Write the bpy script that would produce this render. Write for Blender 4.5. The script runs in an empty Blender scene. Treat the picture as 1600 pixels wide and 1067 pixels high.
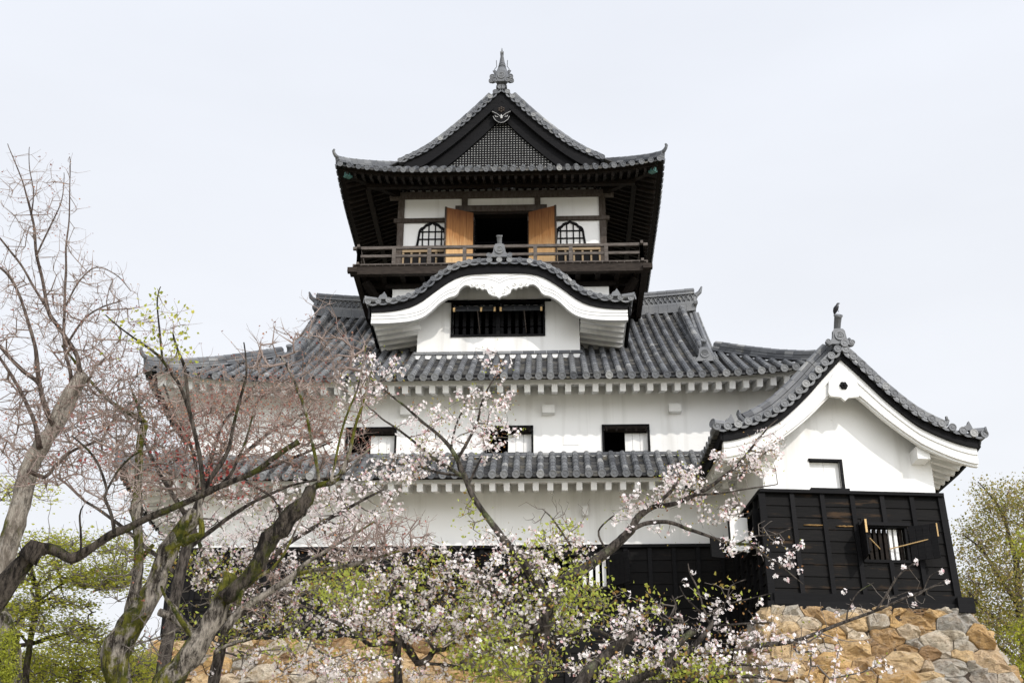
import bpy, math, random
import numpy as np
from mathutils import Vector, Matrix, noise as mnoise
R = math.radians
random.seed(7)
rng = np.random.default_rng(11)
scene = bpy.context.scene
COL = scene.collection

# ------------------------------------------------------------------ camera
PITCH, YAW, FPX, EYE = R(25.804), R(1.676), 2000.0, 1.6
cam_d = bpy.data.cameras.new('camera')
cam_d.sensor_width = 36.0
cam_d.lens = 45.0
cam_d.clip_end = 3000.0
cam = bpy.data.objects.new('camera', cam_d)
COL.objects.link(cam)
cam.location = (0, 0, EYE)
cam.rotation_euler = (R(90) + PITCH, 0, YAW)
scene.camera = cam

# ------------------------------------------------------------------ light
SUN_EL, SUN_AZ = R(35), R(36)          # azimuth measured from behind the camera towards the right
sdir = Vector((math.sin(SUN_AZ) * math.cos(SUN_EL), -math.cos(SUN_AZ) * math.cos(SUN_EL), math.sin(SUN_EL)))
sun_d = bpy.data.lights.new('sun', 'SUN')
sun_d.energy = 2.5
sun_d.angle = R(0.7)
sun_d.color = (1.0, 0.95, 0.88)
sun = bpy.data.objects.new('sun', sun_d)
COL.objects.link(sun)
sun.rotation_euler = sdir.to_track_quat('Z', 'Y').to_euler()

world = bpy.data.worlds.new('World')
scene.world = world
world.use_nodes = True
nt = world.node_tree
nt.nodes.clear()
def wn(t, **kw):
    n = nt.nodes.new(t)
    for k, v in kw.items(): setattr(n, k, v)
    return n
sky = wn('ShaderNodeTexSky', sky_type='NISHITA')
sky.sun_disc = False
sky.sun_elevation = SUN_EL
sky.sun_rotation = math.atan2(sdir.x, sdir.y)
sky.air_density = 1.0
sky.dust_density = 2.0
tc = wn('ShaderNodeTexCoord')
# thin white overcast in front of the blue: pale everywhere, plus an added low glow on the sun's side, filling the eave shade
dot = wn('ShaderNodeVectorMath', operation='DOT_PRODUCT')
nt.links.new(tc.outputs['Generated'], dot.inputs[0])
dot.inputs[1].default_value = Vector((math.sin(SUN_AZ), -math.cos(SUN_AZ), 0.22)).normalized()
mx = wn('ShaderNodeMath', operation='MAXIMUM'); mx.inputs[1].default_value = 0.0
nt.links.new(dot.outputs['Value'], mx.inputs[0])
pw = wn('ShaderNodeMath', operation='POWER'); pw.inputs[1].default_value = 2.6
nt.links.new(mx.outputs[0], pw.inputs[0])
ml = wn('ShaderNodeMath', operation='MULTIPLY_ADD'); ml.inputs[1].default_value = 2.7; ml.inputs[2].default_value = 1.0
nt.links.new(pw.outputs[0], ml.inputs[0])
sx = wn('ShaderNodeSeparateXYZ')
nt.links.new(tc.outputs['Generated'], sx.inputs[0])
rmp = wn('ShaderNodeValToRGB')
rmp.color_ramp.elements[0].position = 0.12; rmp.color_ramp.elements[0].color = (0.94, 0.955, 0.98, 1)
rmp.color_ramp.elements[1].position = 0.75; rmp.color_ramp.elements[1].color = (0.835, 0.872, 0.955, 1)
nt.links.new(sx.outputs['Z'], rmp.inputs[0])
mpw = wn('ShaderNodeMapping'); mpw.inputs['Scale'].default_value = (1.2, 1.2, 4.0)
nt.links.new(tc.outputs['Generated'], mpw.inputs[0])
nz = wn('ShaderNodeTexNoise'); nz.inputs['Scale'].default_value = 1.6; nz.inputs['Detail'].default_value = 5
nt.links.new(mpw.outputs[0], nz.inputs['Vector'])
mr = wn('ShaderNodeMapRange'); mr.inputs[1].default_value = 0.3; mr.inputs[2].default_value = 0.7
mr.inputs[3].default_value = 11.2; mr.inputs[4].default_value = 12.2
nt.links.new(nz.outputs[0], mr.inputs[0])
sc1 = wn('ShaderNodeMath', operation='MULTIPLY')
nt.links.new(mr.outputs[0], sc1.inputs[0]); nt.links.new(ml.outputs[0], sc1.inputs[1])
cl = wn('ShaderNodeVectorMath', operation='SCALE')
nt.links.new(rmp.outputs[0], cl.inputs[0]); nt.links.new(sc1.outputs[0], cl.inputs['Scale'])
mxc = wn('ShaderNodeMix', data_type='RGBA'); mxc.inputs['Factor'].default_value = 0.93
nt.links.new(sky.outputs[0], mxc.inputs[6]); nt.links.new(cl.outputs[0], mxc.inputs[7])
bg = wn('ShaderNodeBackground'); bg.inputs['Strength'].default_value = 0.09
nt.links.new(mxc.outputs[2], bg.inputs['Color'])
wo = wn('ShaderNodeOutputWorld')
nt.links.new(bg.outputs[0], wo.inputs['Surface'])

scene.view_settings.view_transform = 'Standard'
scene.view_settings.look = 'None'
scene.view_settings.exposure = 0.0
scene.view_settings.gamma = 1.0

# ------------------------------------------------------------------ measuring: a pixel of the 1600 px photograph and a distance give a point
cp, sp, cy_, sy_ = math.cos(PITCH), math.sin(PITCH), math.cos(YAW), math.sin(YAW)
def ray(px, py):
    x = (px - 800) / FPX; y = -(py - 533.5) / FPX
    fx, fy, fz = x, cp - y * sp, sp + y * cp
    return fx * cy_ - fy * sy_, fx * sy_ + fy * cy_, fz
def at(px, py, Y):
    d = ray(px, py); t = Y / d[1]
    return Vector((d[0] * t, Y, EYE + d[2] * t))

# ------------------------------------------------------------------ materials
class NM:
    def __init__(s, name, rough=0.7, spec=0.3):
        s.m = bpy.data.materials.new(name); s.m.use_nodes = True
        s.t = s.m.node_tree; s.b = s.t.nodes['Principled BSDF']
        s.b.inputs['Roughness'].default_value = rough
        s.b.inputs['Specular IOR Level'].default_value = spec
        s.tc = s.t.nodes.new('ShaderNodeTexCoord')
    def n(s, t): return s.t.nodes.new(t)
    def l(s, a, b): s.t.links.new(a, b)
    def noise(s, scale, detail=4, stretch=(1, 1, 1), rough=0.55):
        mp = s.n('ShaderNodeMapping'); mp.inputs['Scale'].default_value = stretch
        s.l(s.tc.outputs['Object'], mp.inputs[0])
        n = s.n('ShaderNodeTexNoise'); n.inputs['Scale'].default_value = scale
        n.inputs['Detail'].default_value = detail; n.inputs['Roughness'].default_value = rough
        s.l(mp.outputs[0], n.inputs['Vector'])
        return n.outputs[0]
    def ramp(s, fac, stops):
        r = s.n('ShaderNodeValToRGB'); e = r.color_ramp.elements
        while len(e) < len(stops): e.new(0.5)
        for k, (p, c) in enumerate(stops):
            e[k].position = p; e[k].color = (*c, 1) if len(c) == 3 else c
        s.l(fac, r.inputs[0]); return r.outputs[0]
    def rng(s, v, a, b, c=0, d=1):
        m = s.n('ShaderNodeMapRange')
        for k, x in enumerate((a, b, c, d)): m.inputs[k + 1].default_value = x
        s.l(v, m.inputs[0]); return m.outputs[0]
    def mix(s, f, a, b, mode='MIX'):
        m = s.n('ShaderNodeMix'); m.data_type = 'RGBA'; m.blend_type = mode
        for v, k in ((f, 'Factor'), (a, 6), (b, 7)):
            i = m.inputs[k]
            if isinstance(v, (int, float)): i.default_value = v
            elif isinstance(v, tuple): i.default_value = (*v, 1)
            else: s.l(v, i)
        return m.outputs[2]
    def tone(s):
        a = s.n('ShaderNodeAttribute'); a.attribute_name = 'tone'; return a.outputs['Fac']
    def col(s, c): 
        if isinstance(c, tuple): s.b.inputs['Base Color'].default_value = (*c, 1)
        else: s.l(c, s.b.inputs['Base Color'])
        return s
    def bump(s, h, strength=0.4, dist=0.02):
        b = s.n('ShaderNodeBump'); b.inputs['Strength'].default_value = strength; b.inputs['Distance'].default_value = dist
        s.l(h, b.inputs['Height']); s.l(b.outputs[0], s.b.inputs['Normal']); return s
    def trans(s, colour, f):
        """thin leaf or petal: some of the light goes through"""
        tr = s.n('ShaderNodeBsdfTranslucent')
        if isinstance(colour, tuple): tr.inputs[0].default_value = (*colour, 1)
        else: s.l(colour, tr.inputs[0])
        mxs = s.n('ShaderNodeMixShader'); mxs.inputs[0].default_value = f
        s.l(s.b.outputs[0], mxs.inputs[1]); s.l(tr.outputs[0], mxs.inputs[2])
        s.l(mxs.outputs[0], s.t.nodes['Material Output'].inputs['Surface']); return s

M = {}
def plaster(name, a, b, streak):
    m = NM(name, 0.85, 0.15)
    big = m.rng(m.noise(0.7, 6), 0.42, 0.75)
    st = m.rng(m.noise(1.0, 5, (2.4, 2.4, 0.16)), 0.52, 0.78)
    c = m.mix(big, a, tuple(x * 0.93 for x in a))
    mm = m.n('ShaderNodeMath'); mm.operation = 'MULTIPLY'; mm.inputs[1].default_value = streak; m.l(st, mm.inputs[0])
    c = m.mix(mm.outputs[0], c, b)
    fine = m.rng(m.noise(5, 8, (1, 1, 1), 0.7), 0.62, 0.74, 0, 0.35)
    c = m.mix(fine, c, tuple(x * 0.86 for x in a))
    cr = m.rng(m.noise(1.7, 3, (1, 1, 1.6), 0.4), 0.497, 0.5); cr2 = m.rng(m.noise(1.7, 3, (1, 1, 1.6), 0.4), 0.503, 0.5)
    k1 = m.n('ShaderNodeMath'); k1.operation = 'MULTIPLY'; m.l(cr, k1.inputs[0]); m.l(cr2, k1.inputs[1])
    k2 = m.n('ShaderNodeMath'); k2.operation = 'MULTIPLY'; m.l(k1.outputs[0], k2.inputs[0]); m.l(m.rng(m.noise(.5, 2), .52, .62, 0, .35), k2.inputs[1])
    c = m.mix(k2.outputs[0], c, b)
    fl_ = m.rng(m.noise(0.9, 5, (6, 6, 0.10), 0.6), 0.62, 0.78, 0, streak * .35)
    c = m.mix(fl_, c, b)
    m.col(c).bump(m.noise(9, 6), 0.12, 0.01)
    M[name] = m.m
plaster('white plaster', (0.755, 0.75, 0.735), (0.42, 0.405, 0.37), 0.6)
plaster('white painted timber', (0.70, 0.697, 0.685), (0.50, 0.49, 0.46), 0.4)

m = NM('grey roof tile', 0.48, 0.3)
base = m.ramp(m.tone(), [(0, (0.035, 0.038, 0.044)), (0.5, (0.095, 0.099, 0.108)), (0.85, (0.155, 0.16, 0.168)), (1, (0.27, 0.27, 0.265))])
li = m.rng(m.noise(2.6, 8, (1, 1, 1), 0.72), 0.58, 0.70, 0, 0.75)
base = m.mix(li, base, (0.19, 0.185, 0.16))
base = m.mix(m.rng(m.noise(0.55, 5, (1, 1, 1), 0.6), 0.48, 0.68, 0, 0.55), base, (0.20, 0.20, 0.195))
dk = m.rng(m.noise(7, 5), 0.55, 0.8, 0, 0.55)
m.col(m.mix(dk, base, (0.06, 0.065, 0.07))).bump(m.noise(18, 5), 0.25, 0.01)
M['tile'] = m.m
m = NM('weathered pan tile', 0.8, 0.2)
base = m.ramp(m.tone(), [(0, (0.022, 0.023, 0.025)), (0.6, (0.05, 0.05, 0.052)), (1, (0.10, 0.097, 0.09))])
li = m.rng(m.noise(3.2, 9, (1, 1, 1), 0.75), 0.52, 0.68, 0, 0.7)
m.col(m.mix(li, base, (0.14, 0.125, 0.09))).bump(m.noise(22, 6), 0.5, 0.015)
M['pan'] = m.m

def wood(name, a, b, c=None, rough=0.65, grain=(1.2, 1.2, 22), cut=0.62):
    m = NM(name, rough, 0.07)
    g = m.noise(2.2, 8, grain, 0.65)
    k = m.mix(m.rng(g, 0.35, 0.68), a, b)
    k = m.mix(m.rng(m.tone(), 0, 1, 0, 0.6), k, tuple(x * 0.5 for x in a))
    if c:
        k = m.mix(m.rng(m.noise(1.1, 7, (0.7, 0.7, 5), 0.7), cut, cut + 0.12, 0, 0.8), k, c)
    m.col(k).bump(g, 0.35, 0.01)
    M[name] = m.m
wood('black timber', (0.006, 0.006, 0.007), (0.013, 0.0125, 0.013), (0.03, 0.027, 0.026), cut=0.64)
wood('black boards', (0.005, 0.005, 0.0052), (0.013, 0.0115, 0.011), (0.026, 0.019, 0.015))
wood('scuffed boards', (0.005, 0.005, 0.0052), (0.013, 0.0115, 0.011), (0.055, 0.033, 0.018), cut=0.56)
wood('grey-black shutter', (0.04, 0.042, 0.046), (0.085, 0.088, 0.095))
wood('dark eave timber', (0.009, 0.0075, 0.0065), (0.022, 0.016, 0.0125), grain=(3, 3, 3))
wood('worn dark timber', (0.018, 0.014, 0.012), (0.05, 0.040, 0.033), (0.15, 0.13, 0.11), grain=(2, 14, 14))
wood('weathered timber', (0.05, 0.038, 0.03), (0.105, 0.09, 0.08), (0.26, 0.24, 0.22), grain=(6, 6, 2))
wood('balcony timber', (0.06, 0.05, 0.044), (0.16, 0.14, 0.125), (0.34, 0.315, 0.29), grain=(2, 14, 14))
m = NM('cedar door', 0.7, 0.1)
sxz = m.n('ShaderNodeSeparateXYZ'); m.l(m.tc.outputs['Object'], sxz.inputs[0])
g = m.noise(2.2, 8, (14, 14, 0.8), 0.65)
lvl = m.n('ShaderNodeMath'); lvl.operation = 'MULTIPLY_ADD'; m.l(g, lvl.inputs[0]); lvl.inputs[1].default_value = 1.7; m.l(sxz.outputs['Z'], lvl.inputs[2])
c = m.ramp(m.rng(lvl.outputs[0], 13.9, 16.2), [(0, (0.56, 0.40, 0.22)), (0.3, (0.50, 0.31, 0.145)), (0.62, (0.27, 0.125, 0.045)), (1, (0.13, 0.052, 0.022))])  # darker upward: real patina plus eave shade put into the colour
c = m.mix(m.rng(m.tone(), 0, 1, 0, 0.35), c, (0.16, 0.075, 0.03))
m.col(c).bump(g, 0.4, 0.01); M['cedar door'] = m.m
wood('aged pale wood', (0.20, 0.145, 0.09), (0.36, 0.27, 0.17), (0.14, 0.10, 0.07))
wood('rubbed wood', (0.05, 0.03, 0.015), (0.50, 0.30, 0.11), grain=(5, 5, 30))
wood('pale stick', (0.45, 0.30, 0.14), (0.55, 0.40, 0.20))
wood('bare pale wood', (0.52, 0.34, 0.15), (0.62, 0.45, 0.24))
M['aged inlay'] = NM('aged inlay', 0.8, 0.1).col((0.42, 0.42, 0.41)).m
M['dark room'] = NM('dark room', 0.9, 0.0).col((0.006, 0.006, 0.007)).m  # near-black lining puts the unlit interior's darkness into the colour
m = NM('verdigris copper', 0.6, 0.3); m.col(m.mix(m.rng(m.noise(9, 4), 0.4, 0.7), (0.05, 0.13, 0.12), (0.10, 0.22, 0.20))); M['copper'] = m.m
m = NM('paper', 0.7, 0.2); m.col((0.74, 0.75, 0.77)); M['paper'] = m.m

m = NM('rough stone', 0.85, 0.25)
c = m.ramp(m.tone(), [(0.0, (0.13, 0.075, 0.05)), (0.15, (0.21, 0.13, 0.075)), (0.32, (0.54, 0.345, 0.145)), (0.5, (0.58, 0.43, 0.25)),
                      (0.66, (0.48, 0.32, 0.165)), (0.8, (0.62, 0.54, 0.42)), (0.9, (0.40, 0.375, 0.33)), (1.0, (0.29, 0.275, 0.25))])
n1 = m.noise(2.4, 9, (1, 1, 1), 0.7)
c = m.mix(m.rng(n1, 0.46, 0.70, 0, 0.45), c, (0.36, 0.215, 0.10), 'MIX')
c = m.mix(m.rng(m.noise(4.5, 9, (1, 1, 1.6), 0.75), 0.52, 0.68, 0, 0.6), c, (0.52, 0.44, 0.34))
c = m.mix(m.rng(m.noise(11, 8, (1, 1, 1), 0.75), 0.56, 0.70, 0, 0.7), c, (0.12, 0.075, 0.05))
c = m.mix(m.rng(m.noise(7, 10, (1, 1, 2.2), 0.8), 0.53, 0.60, 0, 0.6), c, (0.10, 0.07, 0.05))
m.col(c).bump(m.noise(7, 12, (1, 1, 1.7), 0.78), 1.0, 0.10)
M['stone'] = m.m
M['earth joint'] = NM('earth joint', 0.95, 0.05).col((0.045, 0.035, 0.028)).m

def bark(name, a, b, moss, cut, tight=0.1, stretch=(3, 3, 0.8)):
    m = NM(name, 0.9, 0.15)
    g = m.noise(5, 9, stretch, 0.7)
    c = m.mix(m.rng(g, 0.42, 0.58), a, b)
    c = m.mix(m.rng(m.noise(14, 4), 0.6, 0.75, 0, 0.5), c, tuple(min(1, x * 1.5) for x in b))
    if moss:
        mo = m.rng(m.noise(2.1, 7, (1, 1, 0.6), 0.7), cut, cut + tight)
        mc = m.mix(m.rng(m.noise(9, 5), 0.35, 0.65), (0.035, 0.045, 0.008), moss)
        c = m.mix(mo, c, mc)
    c = m.mix(m.rng(m.noise(4.2, 9, stretch, 0.75), 0.60, 0.66, 0, 0.75), c, tuple(min(1, x * 1.45) for x in b))
    c = m.mix(m.rng(m.noise(6.5, 8, stretch, 0.8), 0.53, 0.60, 0, 0.85), c, tuple(x * 0.45 for x in a))
    m.col(c).bump(m.noise(9, 9, stretch, 0.75), 1.0, 0.09)
    M[name] = m.m
bark('mossy grey bark', (0.04, 0.032, 0.026), (0.40, 0.355, 0.30), (0.19, 0.18, 0.025), 0.49, 0.05)
bark('dark mossy bark', (0.014, 0.011, 0.009), (0.115, 0.095, 0.078), (0.085, 0.085, 0.015), 0.52, 0.07)
bark('pale bark', (0.19, 0.16, 0.13), (0.47, 0.42, 0.36), (0.15, 0.145, 0.03), 0.56, 0.07)
bark('brown bark', (0.07, 0.05, 0.04), (0.20, 0.155, 0.13), None, 0)
bark('cherry bark', (0.03, 0.025, 0.022), (0.13, 0.11, 0.095), (0.24, 0.25, 0.16), 0.57, 0.06)
def flat(name, a, b, rough=0.8):
    m = NM(name, rough, 0.15); m.col(m.ramp(m.tone(), [(0, a), (1, b)])); M[name] = m.m
flat('brown twig', (0.10, 0.07, 0.06), (0.31, 0.245, 0.215))
flat('grey twig', (0.06, 0.05, 0.044), (0.20, 0.175, 0.155))
def leafy(name, stops, f=0.35):
    m = NM(name, 0.55, 0.25); c = m.ramp(m.tone(), stops); m.col(c); m.trans(c, f); M[name] = m.m
leafy('cherry blossom', [(0, (0.55, 0.30, 0.32)), (0.22, (0.82, 0.68, 0.69)), (0.6, (0.91, 0.84, 0.84)), (1, (0.93, 0.90, 0.895))], 0.38)
leafy('young cherry leaf', [(0, (0.26, 0.10, 0.05)), (0.35, (0.33, 0.20, 0.06)), (0.6, (0.33, 0.38, 0.06)), (1, (0.50, 0.55, 0.11))], 0.45)
leafy('maple bud', [(0, (0.16, 0.055, 0.045)), (0.6, (0.36, 0.14, 0.11)), (1, (0.42, 0.24, 0.13))])
leafy('red maple leaf', [(0, (0.26, 0.035, 0.035)), (1, (0.50, 0.13, 0.11))])
leafy('green maple leaf', [(0, (0.22, 0.25, 0.03)), (0.5, (0.43, 0.46, 0.06)), (1, (0.64, 0.60, 0.11))], 0.5)
leafy('olive leaf', [(0, (0.13, 0.13, 0.03)), (0.5, (0.25, 0.25, 0.055)), (0.85, (0.36, 0.285, 0.075)), (1, (0.44, 0.35, 0.11))], 0.45)
leafy('bright conifer leaf', [(0, (0.20, 0.24, 0.02)), (1, (0.45, 0.45, 0.05))])
M['crow black'] = NM('crow black', 0.45, 0.4).col((0.010, 0.010, 0.013)).m
m = NM('ground gravel', 0.95, 0.1)
c = m.mix(m.rng(m.noise(0.25, 8), 0.4, 0.6), (0.52, 0.48, 0.40), (0.42, 0.385, 0.31))
c = m.mix(m.rng(m.noise(0.06, 5), 0.5, 0.62, 0, 0.8), c, (0.12, 0.14, 0.05))
m.col(c).bump(m.noise(12, 6), 0.6, 0.03); M['ground'] = m.m

# ------------------------------------------------------------------ mesh helpers
class MB:
    def __init__(s): s.v = []; s.f = []; s.t = []
    def add(s, vs, fs, tone=0.5):
        o = len(s.v); s.v.extend(vs)
        s.f.extend([tuple(i + o for i in f) for f in fs])
        s.t.extend([tone] * len(fs)); return s
    def box(s, x0, x1, y0, y1, z0, z1, tone=None):
        tone = random.random() if tone is None else tone
        vs = [Vector((x, y, z)) for z in (z0, z1) for y in (y0, y1) for x in (x0, x1)]
        return s.add(vs, [(0, 2, 3, 1), (4, 5, 7, 6), (0, 1, 5, 4), (1, 3, 7, 5), (3, 2, 6, 7), (2, 0, 4, 6)], tone)
    def beam(s, p, q, w, h, up=Vector((0, 0, 1)), tone=None):
        p, q = Vector(p), Vector(q); d = (q - p).normalized()
        a = d.cross(up)
        a = a.normalized() if a.length > 1e-5 else Vector((1, 0, 0))
        b = a.cross(d).normalized()
        vs = [c + a * (w / 2) * i + b * (h / 2) * j for c in (p, q) for i, j in ((-1, -1), (1, -1), (1, 1), (-1, 1))]
        return s.add(vs, [(3, 2, 1, 0), (4, 5, 6, 7), (0, 1, 5, 4), (1, 2, 6, 5), (2, 3, 7, 6), (3, 0, 4, 7)],
                     random.random() if tone is None else tone)
    def prism(s, poly, o, ax, az, dv, tone=0.5):
        o, ax, az, dv = Vector(o), Vector(ax), Vector(az), Vector(dv)
        n = len(poly)
        vs = [o + ax * x + az * z for x, z in poly]
        vs += [v + dv for v in vs]
        fs = [tuple(range(n)), tuple(range(2 * n - 1, n - 1, -1))] + [(i, i + n, (i + 1) % n + n, (i + 1) % n) for i in range(n)]
        return s.add(vs, fs, tone)
    def band(s, A, B, dv, tone=0.5):
        """board between the curves A (top) and B (bottom), thick along dv"""
        n = len(A); dv = Vector(dv)
        vs = [Vector(p) for p in A] + [Vector(p) for p in B]
        vs += [v + dv for v in vs]
        fs = []
        for i in range(n - 1):
            fs += [(i, n + i, n + i + 1, i + 1), (2 * n + i, 2 * n + i + 1, 3 * n + i + 1, 3 * n + i),
                   (i, i + 1, 2 * n + i + 1, 2 * n + i), (n + i, 3 * n + i, 3 * n + i + 1, n + i + 1)]
        fs += [(0, 2 * n, 3 * n, n), (n - 1, 2 * n - 1, 4 * n - 1, 3 * n - 1)]
        return s.add(vs, fs, tone)
    def tube(s, pts, rad, n=8, caps=True, tone=0.5, jit=0.0):
        pts = [Vector(p) for p in pts]; m_ = len(pts)
        if not hasattr(rad, '__len__'): rad = [rad] * m_
        vs = []; a = None
        for i, p in enumerate(pts):
            d = (pts[min(i + 1, m_ - 1)] - pts[max(i - 1, 0)]).normalized()
            if a is None:
                a = d.orthogonal().normalized()
            else:
                a = (a - d * a.dot(d)); a = a.normalized() if a.length > 1e-6 else d.orthogonal().normalized()
            b = d.cross(a)
            for k in range(n):
                th = 2 * math.pi * k / n
                r = rad[i]
                if jit:
                    q = p + (a * math.cos(th) + b * math.sin(th)) * r
                    r *= 1 + jit * mnoise.noise(q * (1.6 / max(0.06, rad[i]) ** 0.5)) + jit * 0.6 * mnoise.noise(q * 11)
                vs.append(p + (a * math.cos(th) + b * math.sin(th)) * r)
        fs = [(i * n + k, i * n + (k + 1) % n, (i + 1) * n + (k + 1) % n, (i + 1) * n + k) for i in range(m_ - 1) for k in range(n)]
        if caps: fs += [tuple(range(n - 1, -1, -1)), tuple(range((m_ - 1) * n, m_ * n))]
        return s.add(vs, fs, tone)
    def disc(s, c, nrm, up, r, depth=0.02, tone=None, n=12, emblem=False):
        """round tile end: rim, sunk field, comma swirl in the middle; c is the middle of the front, nrm points out"""
        tone = random.random() if tone is None else tone
        nrm = Vector(nrm).normalized(); up = Vector(up); up = (up - nrm * up.dot(nrm)).normalized(); sd = up.cross(nrm)
        rings = [(r, -depth * 2.2), (r, 0), (r * 0.78, 0), (r * 0.70, -depth * 0.7), (r * 0.42, -depth * 0.7), (r * 0.33, -depth * 0.1)]
        vs = [c + (sd * math.cos(2 * math.pi * k / n) + up * math.sin(2 * math.pi * k / n)) * rr + nrm * dd for rr, dd in rings for k in range(n)]
        fs = [(i * n + k, i * n + (k + 1) % n, (i + 1) * n + (k + 1) % n, (i + 1) * n + k) for i in range(len(rings) - 1) for k in range(n)]
        fs.append(tuple(range((len(rings) - 1) * n, len(rings) * n)))
        s.add(vs, fs, tone)
        if emblem:
            for q in range(3):
                a0 = 2 * math.pi * q / 3 + 0.5
                pts = []
                for k in range(6):
                    a = a0 + k * 0.32; rr = r * (0.24 + 0.36 * k / 5)
                    pts.append(c + (sd * math.cos(a) + up * math.sin(a)) * rr - nrm * depth * 0.1)
                s.tube(pts, [r * x for x in (0.15, 0.13, 0.10, 0.08, 0.06, 0.03)], 5, tone=tone)
    def build(s, name, mat, parent=None, off=None, smooth=False):
        if off is None: off = Vector(parent['org']) if parent is not None and 'org' in parent else Vector((0, 0, 0))
        me = bpy.data.meshes.new(name)
        me.from_pydata([tuple(Vector(v) - off) for v in s.v], [], s.f)
        at_ = me.attributes.new('tone', 'FLOAT', 'FACE')
        at_.data.foreach_set('value', np.array(s.t, dtype=np.float32))
        if smooth: me.polygons.foreach_set('use_smooth', [True] * len(me.polygons))
        me.materials.append(M[mat] if isinstance(mat, str) else mat)
        me.update()
        o = bpy.data.objects.new(name, me); COL.objects.link(o)
        if parent is not None:
            o.parent = parent
            while 'org' not in parent and parent.parent is not None: parent = parent.parent
        return o
ORG = {}
def build(mb, name, mat, parent=None, smooth=False, org=None):
    """link a mesh under its thing; vertices are given in the thing's own (or world) frame and moved to the thing's base"""
    off = ORG.get(parent.name, Vector((0, 0, 0))) if parent is not None else (org or Vector((0, 0, 0)))
    o = mb.build(name, mat, parent, off=off, smooth=smooth)
    ORG[o.name] = off
    if parent is None and org is not None: o.location = org
    return o
def tag(o, label=None, cat=None, group=None, kind=None):
    for k, v in (('label', label), ('category', cat), ('group', group), ('kind', kind)):
        if v: o[k] = v
    return o
def thing(name, label, cat, loc, rz=0, group=None, local=None):
    o = bpy.data.objects.new(name, None); COL.objects.link(o)
    o.location = loc; o.rotation_euler = (0, 0, rz); o.empty_display_size = 0.3
    ORG[o.name] = Vector(loc) if local is None else Vector(local)
    return tag(o, label, cat, group)
def lerp_curve(tab, x):
    for (a, b), (c, d) in zip(tab, tab[1:]):
        if x <= c: 
            t = (x - a) / (c - a); return b + (d - b) * t
    return tab[-1][1]
def smooth_curve(tab, x):
    """Catmull-Rom through a table of (x, y)"""
    n = len(tab)
    for i in range(n - 1):
        if x <= tab[i + 1][0] or i == n - 2:
            x0, y0 = tab[i]; x1, y1 = tab[i + 1]
            ym = tab[max(i - 1, 0)]; yp = tab[min(i + 2, n - 1)]
            m0 = (y1 - ym[1]) / (x1 - ym[0]) if x1 != ym[0] else 0
            m1 = (yp[1] - y0) / (yp[0] - x0) if yp[0] != x0 else 0
            h = x1 - x0; t = (x - x0) / h
            return (2*t**3 - 3*t**2 + 1) * y0 + (t**3 - 2*t**2 + t) * h * m0 + (-2*t**3 + 3*t**2) * y1 + (t**3 - t**2) * h * m1
def rects_minus(x0, x1, z0, z1, holes):
    xs = sorted({x0, x1, *[h[0] for h in holes], *[h[1] for h in holes]}); zs = sorted({z0, z1, *[h[2] for h in holes], *[h[3] for h in holes]})
    xs = [x for x in xs if x0 <= x <= x1]; zs = [z for z in zs if z0 <= z <= z1]
    for a, b in zip(xs, xs[1:]):
        for c, d in zip(zs, zs[1:]):
            mx_, mz = (a + b) / 2, (c + d) / 2
            if not any(h[0] < mx_ < h[1] and h[2] < mz < h[3] for h in holes): yield a, b, c, d
def wall_front(mb, x0, x1, z0, z1, y, holes, depth=0.35, tone=0.5):
    for a, b, c, d in rects_minus(x0, x1, z0, z1, holes):
        mb.add([Vector((a, y, c)), Vector((b, y, c)), Vector((b, y, d)), Vector((a, y, d))], [(0, 1, 2, 3)], tone)
    for a, b, c, d in holes:
        p = [Vector((a, y, c)), Vector((b, y, c)), Vector((b, y, d)), Vector((a, y, d))]
        mb.add(p + [q + Vector((0, depth, 0)) for q in p], [(0, 4, 5, 1), (1, 5, 6, 2), (2, 6, 7, 3), (3, 7, 4, 0)], tone)
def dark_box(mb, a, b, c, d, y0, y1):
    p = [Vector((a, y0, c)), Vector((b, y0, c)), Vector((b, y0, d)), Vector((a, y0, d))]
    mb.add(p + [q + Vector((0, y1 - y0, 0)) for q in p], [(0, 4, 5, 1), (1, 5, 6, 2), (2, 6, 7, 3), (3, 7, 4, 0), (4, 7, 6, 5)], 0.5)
def frame_boxes(mb, x0, x1, z0, z1, y0, y1, w, tone=None):
    mb.box(x0 - w, x1 + w, y0, y1, z1, z1 + w, tone); mb.box(x0 - w, x1 + w, y0, y1, z0 - w, z0, tone)
    mb.box(x0 - w, x0, y0 + .002, y1, z0, z1, tone); mb.box(x1, x1 + w, y0 + .002, y1, z0, z1, tone)

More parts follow.
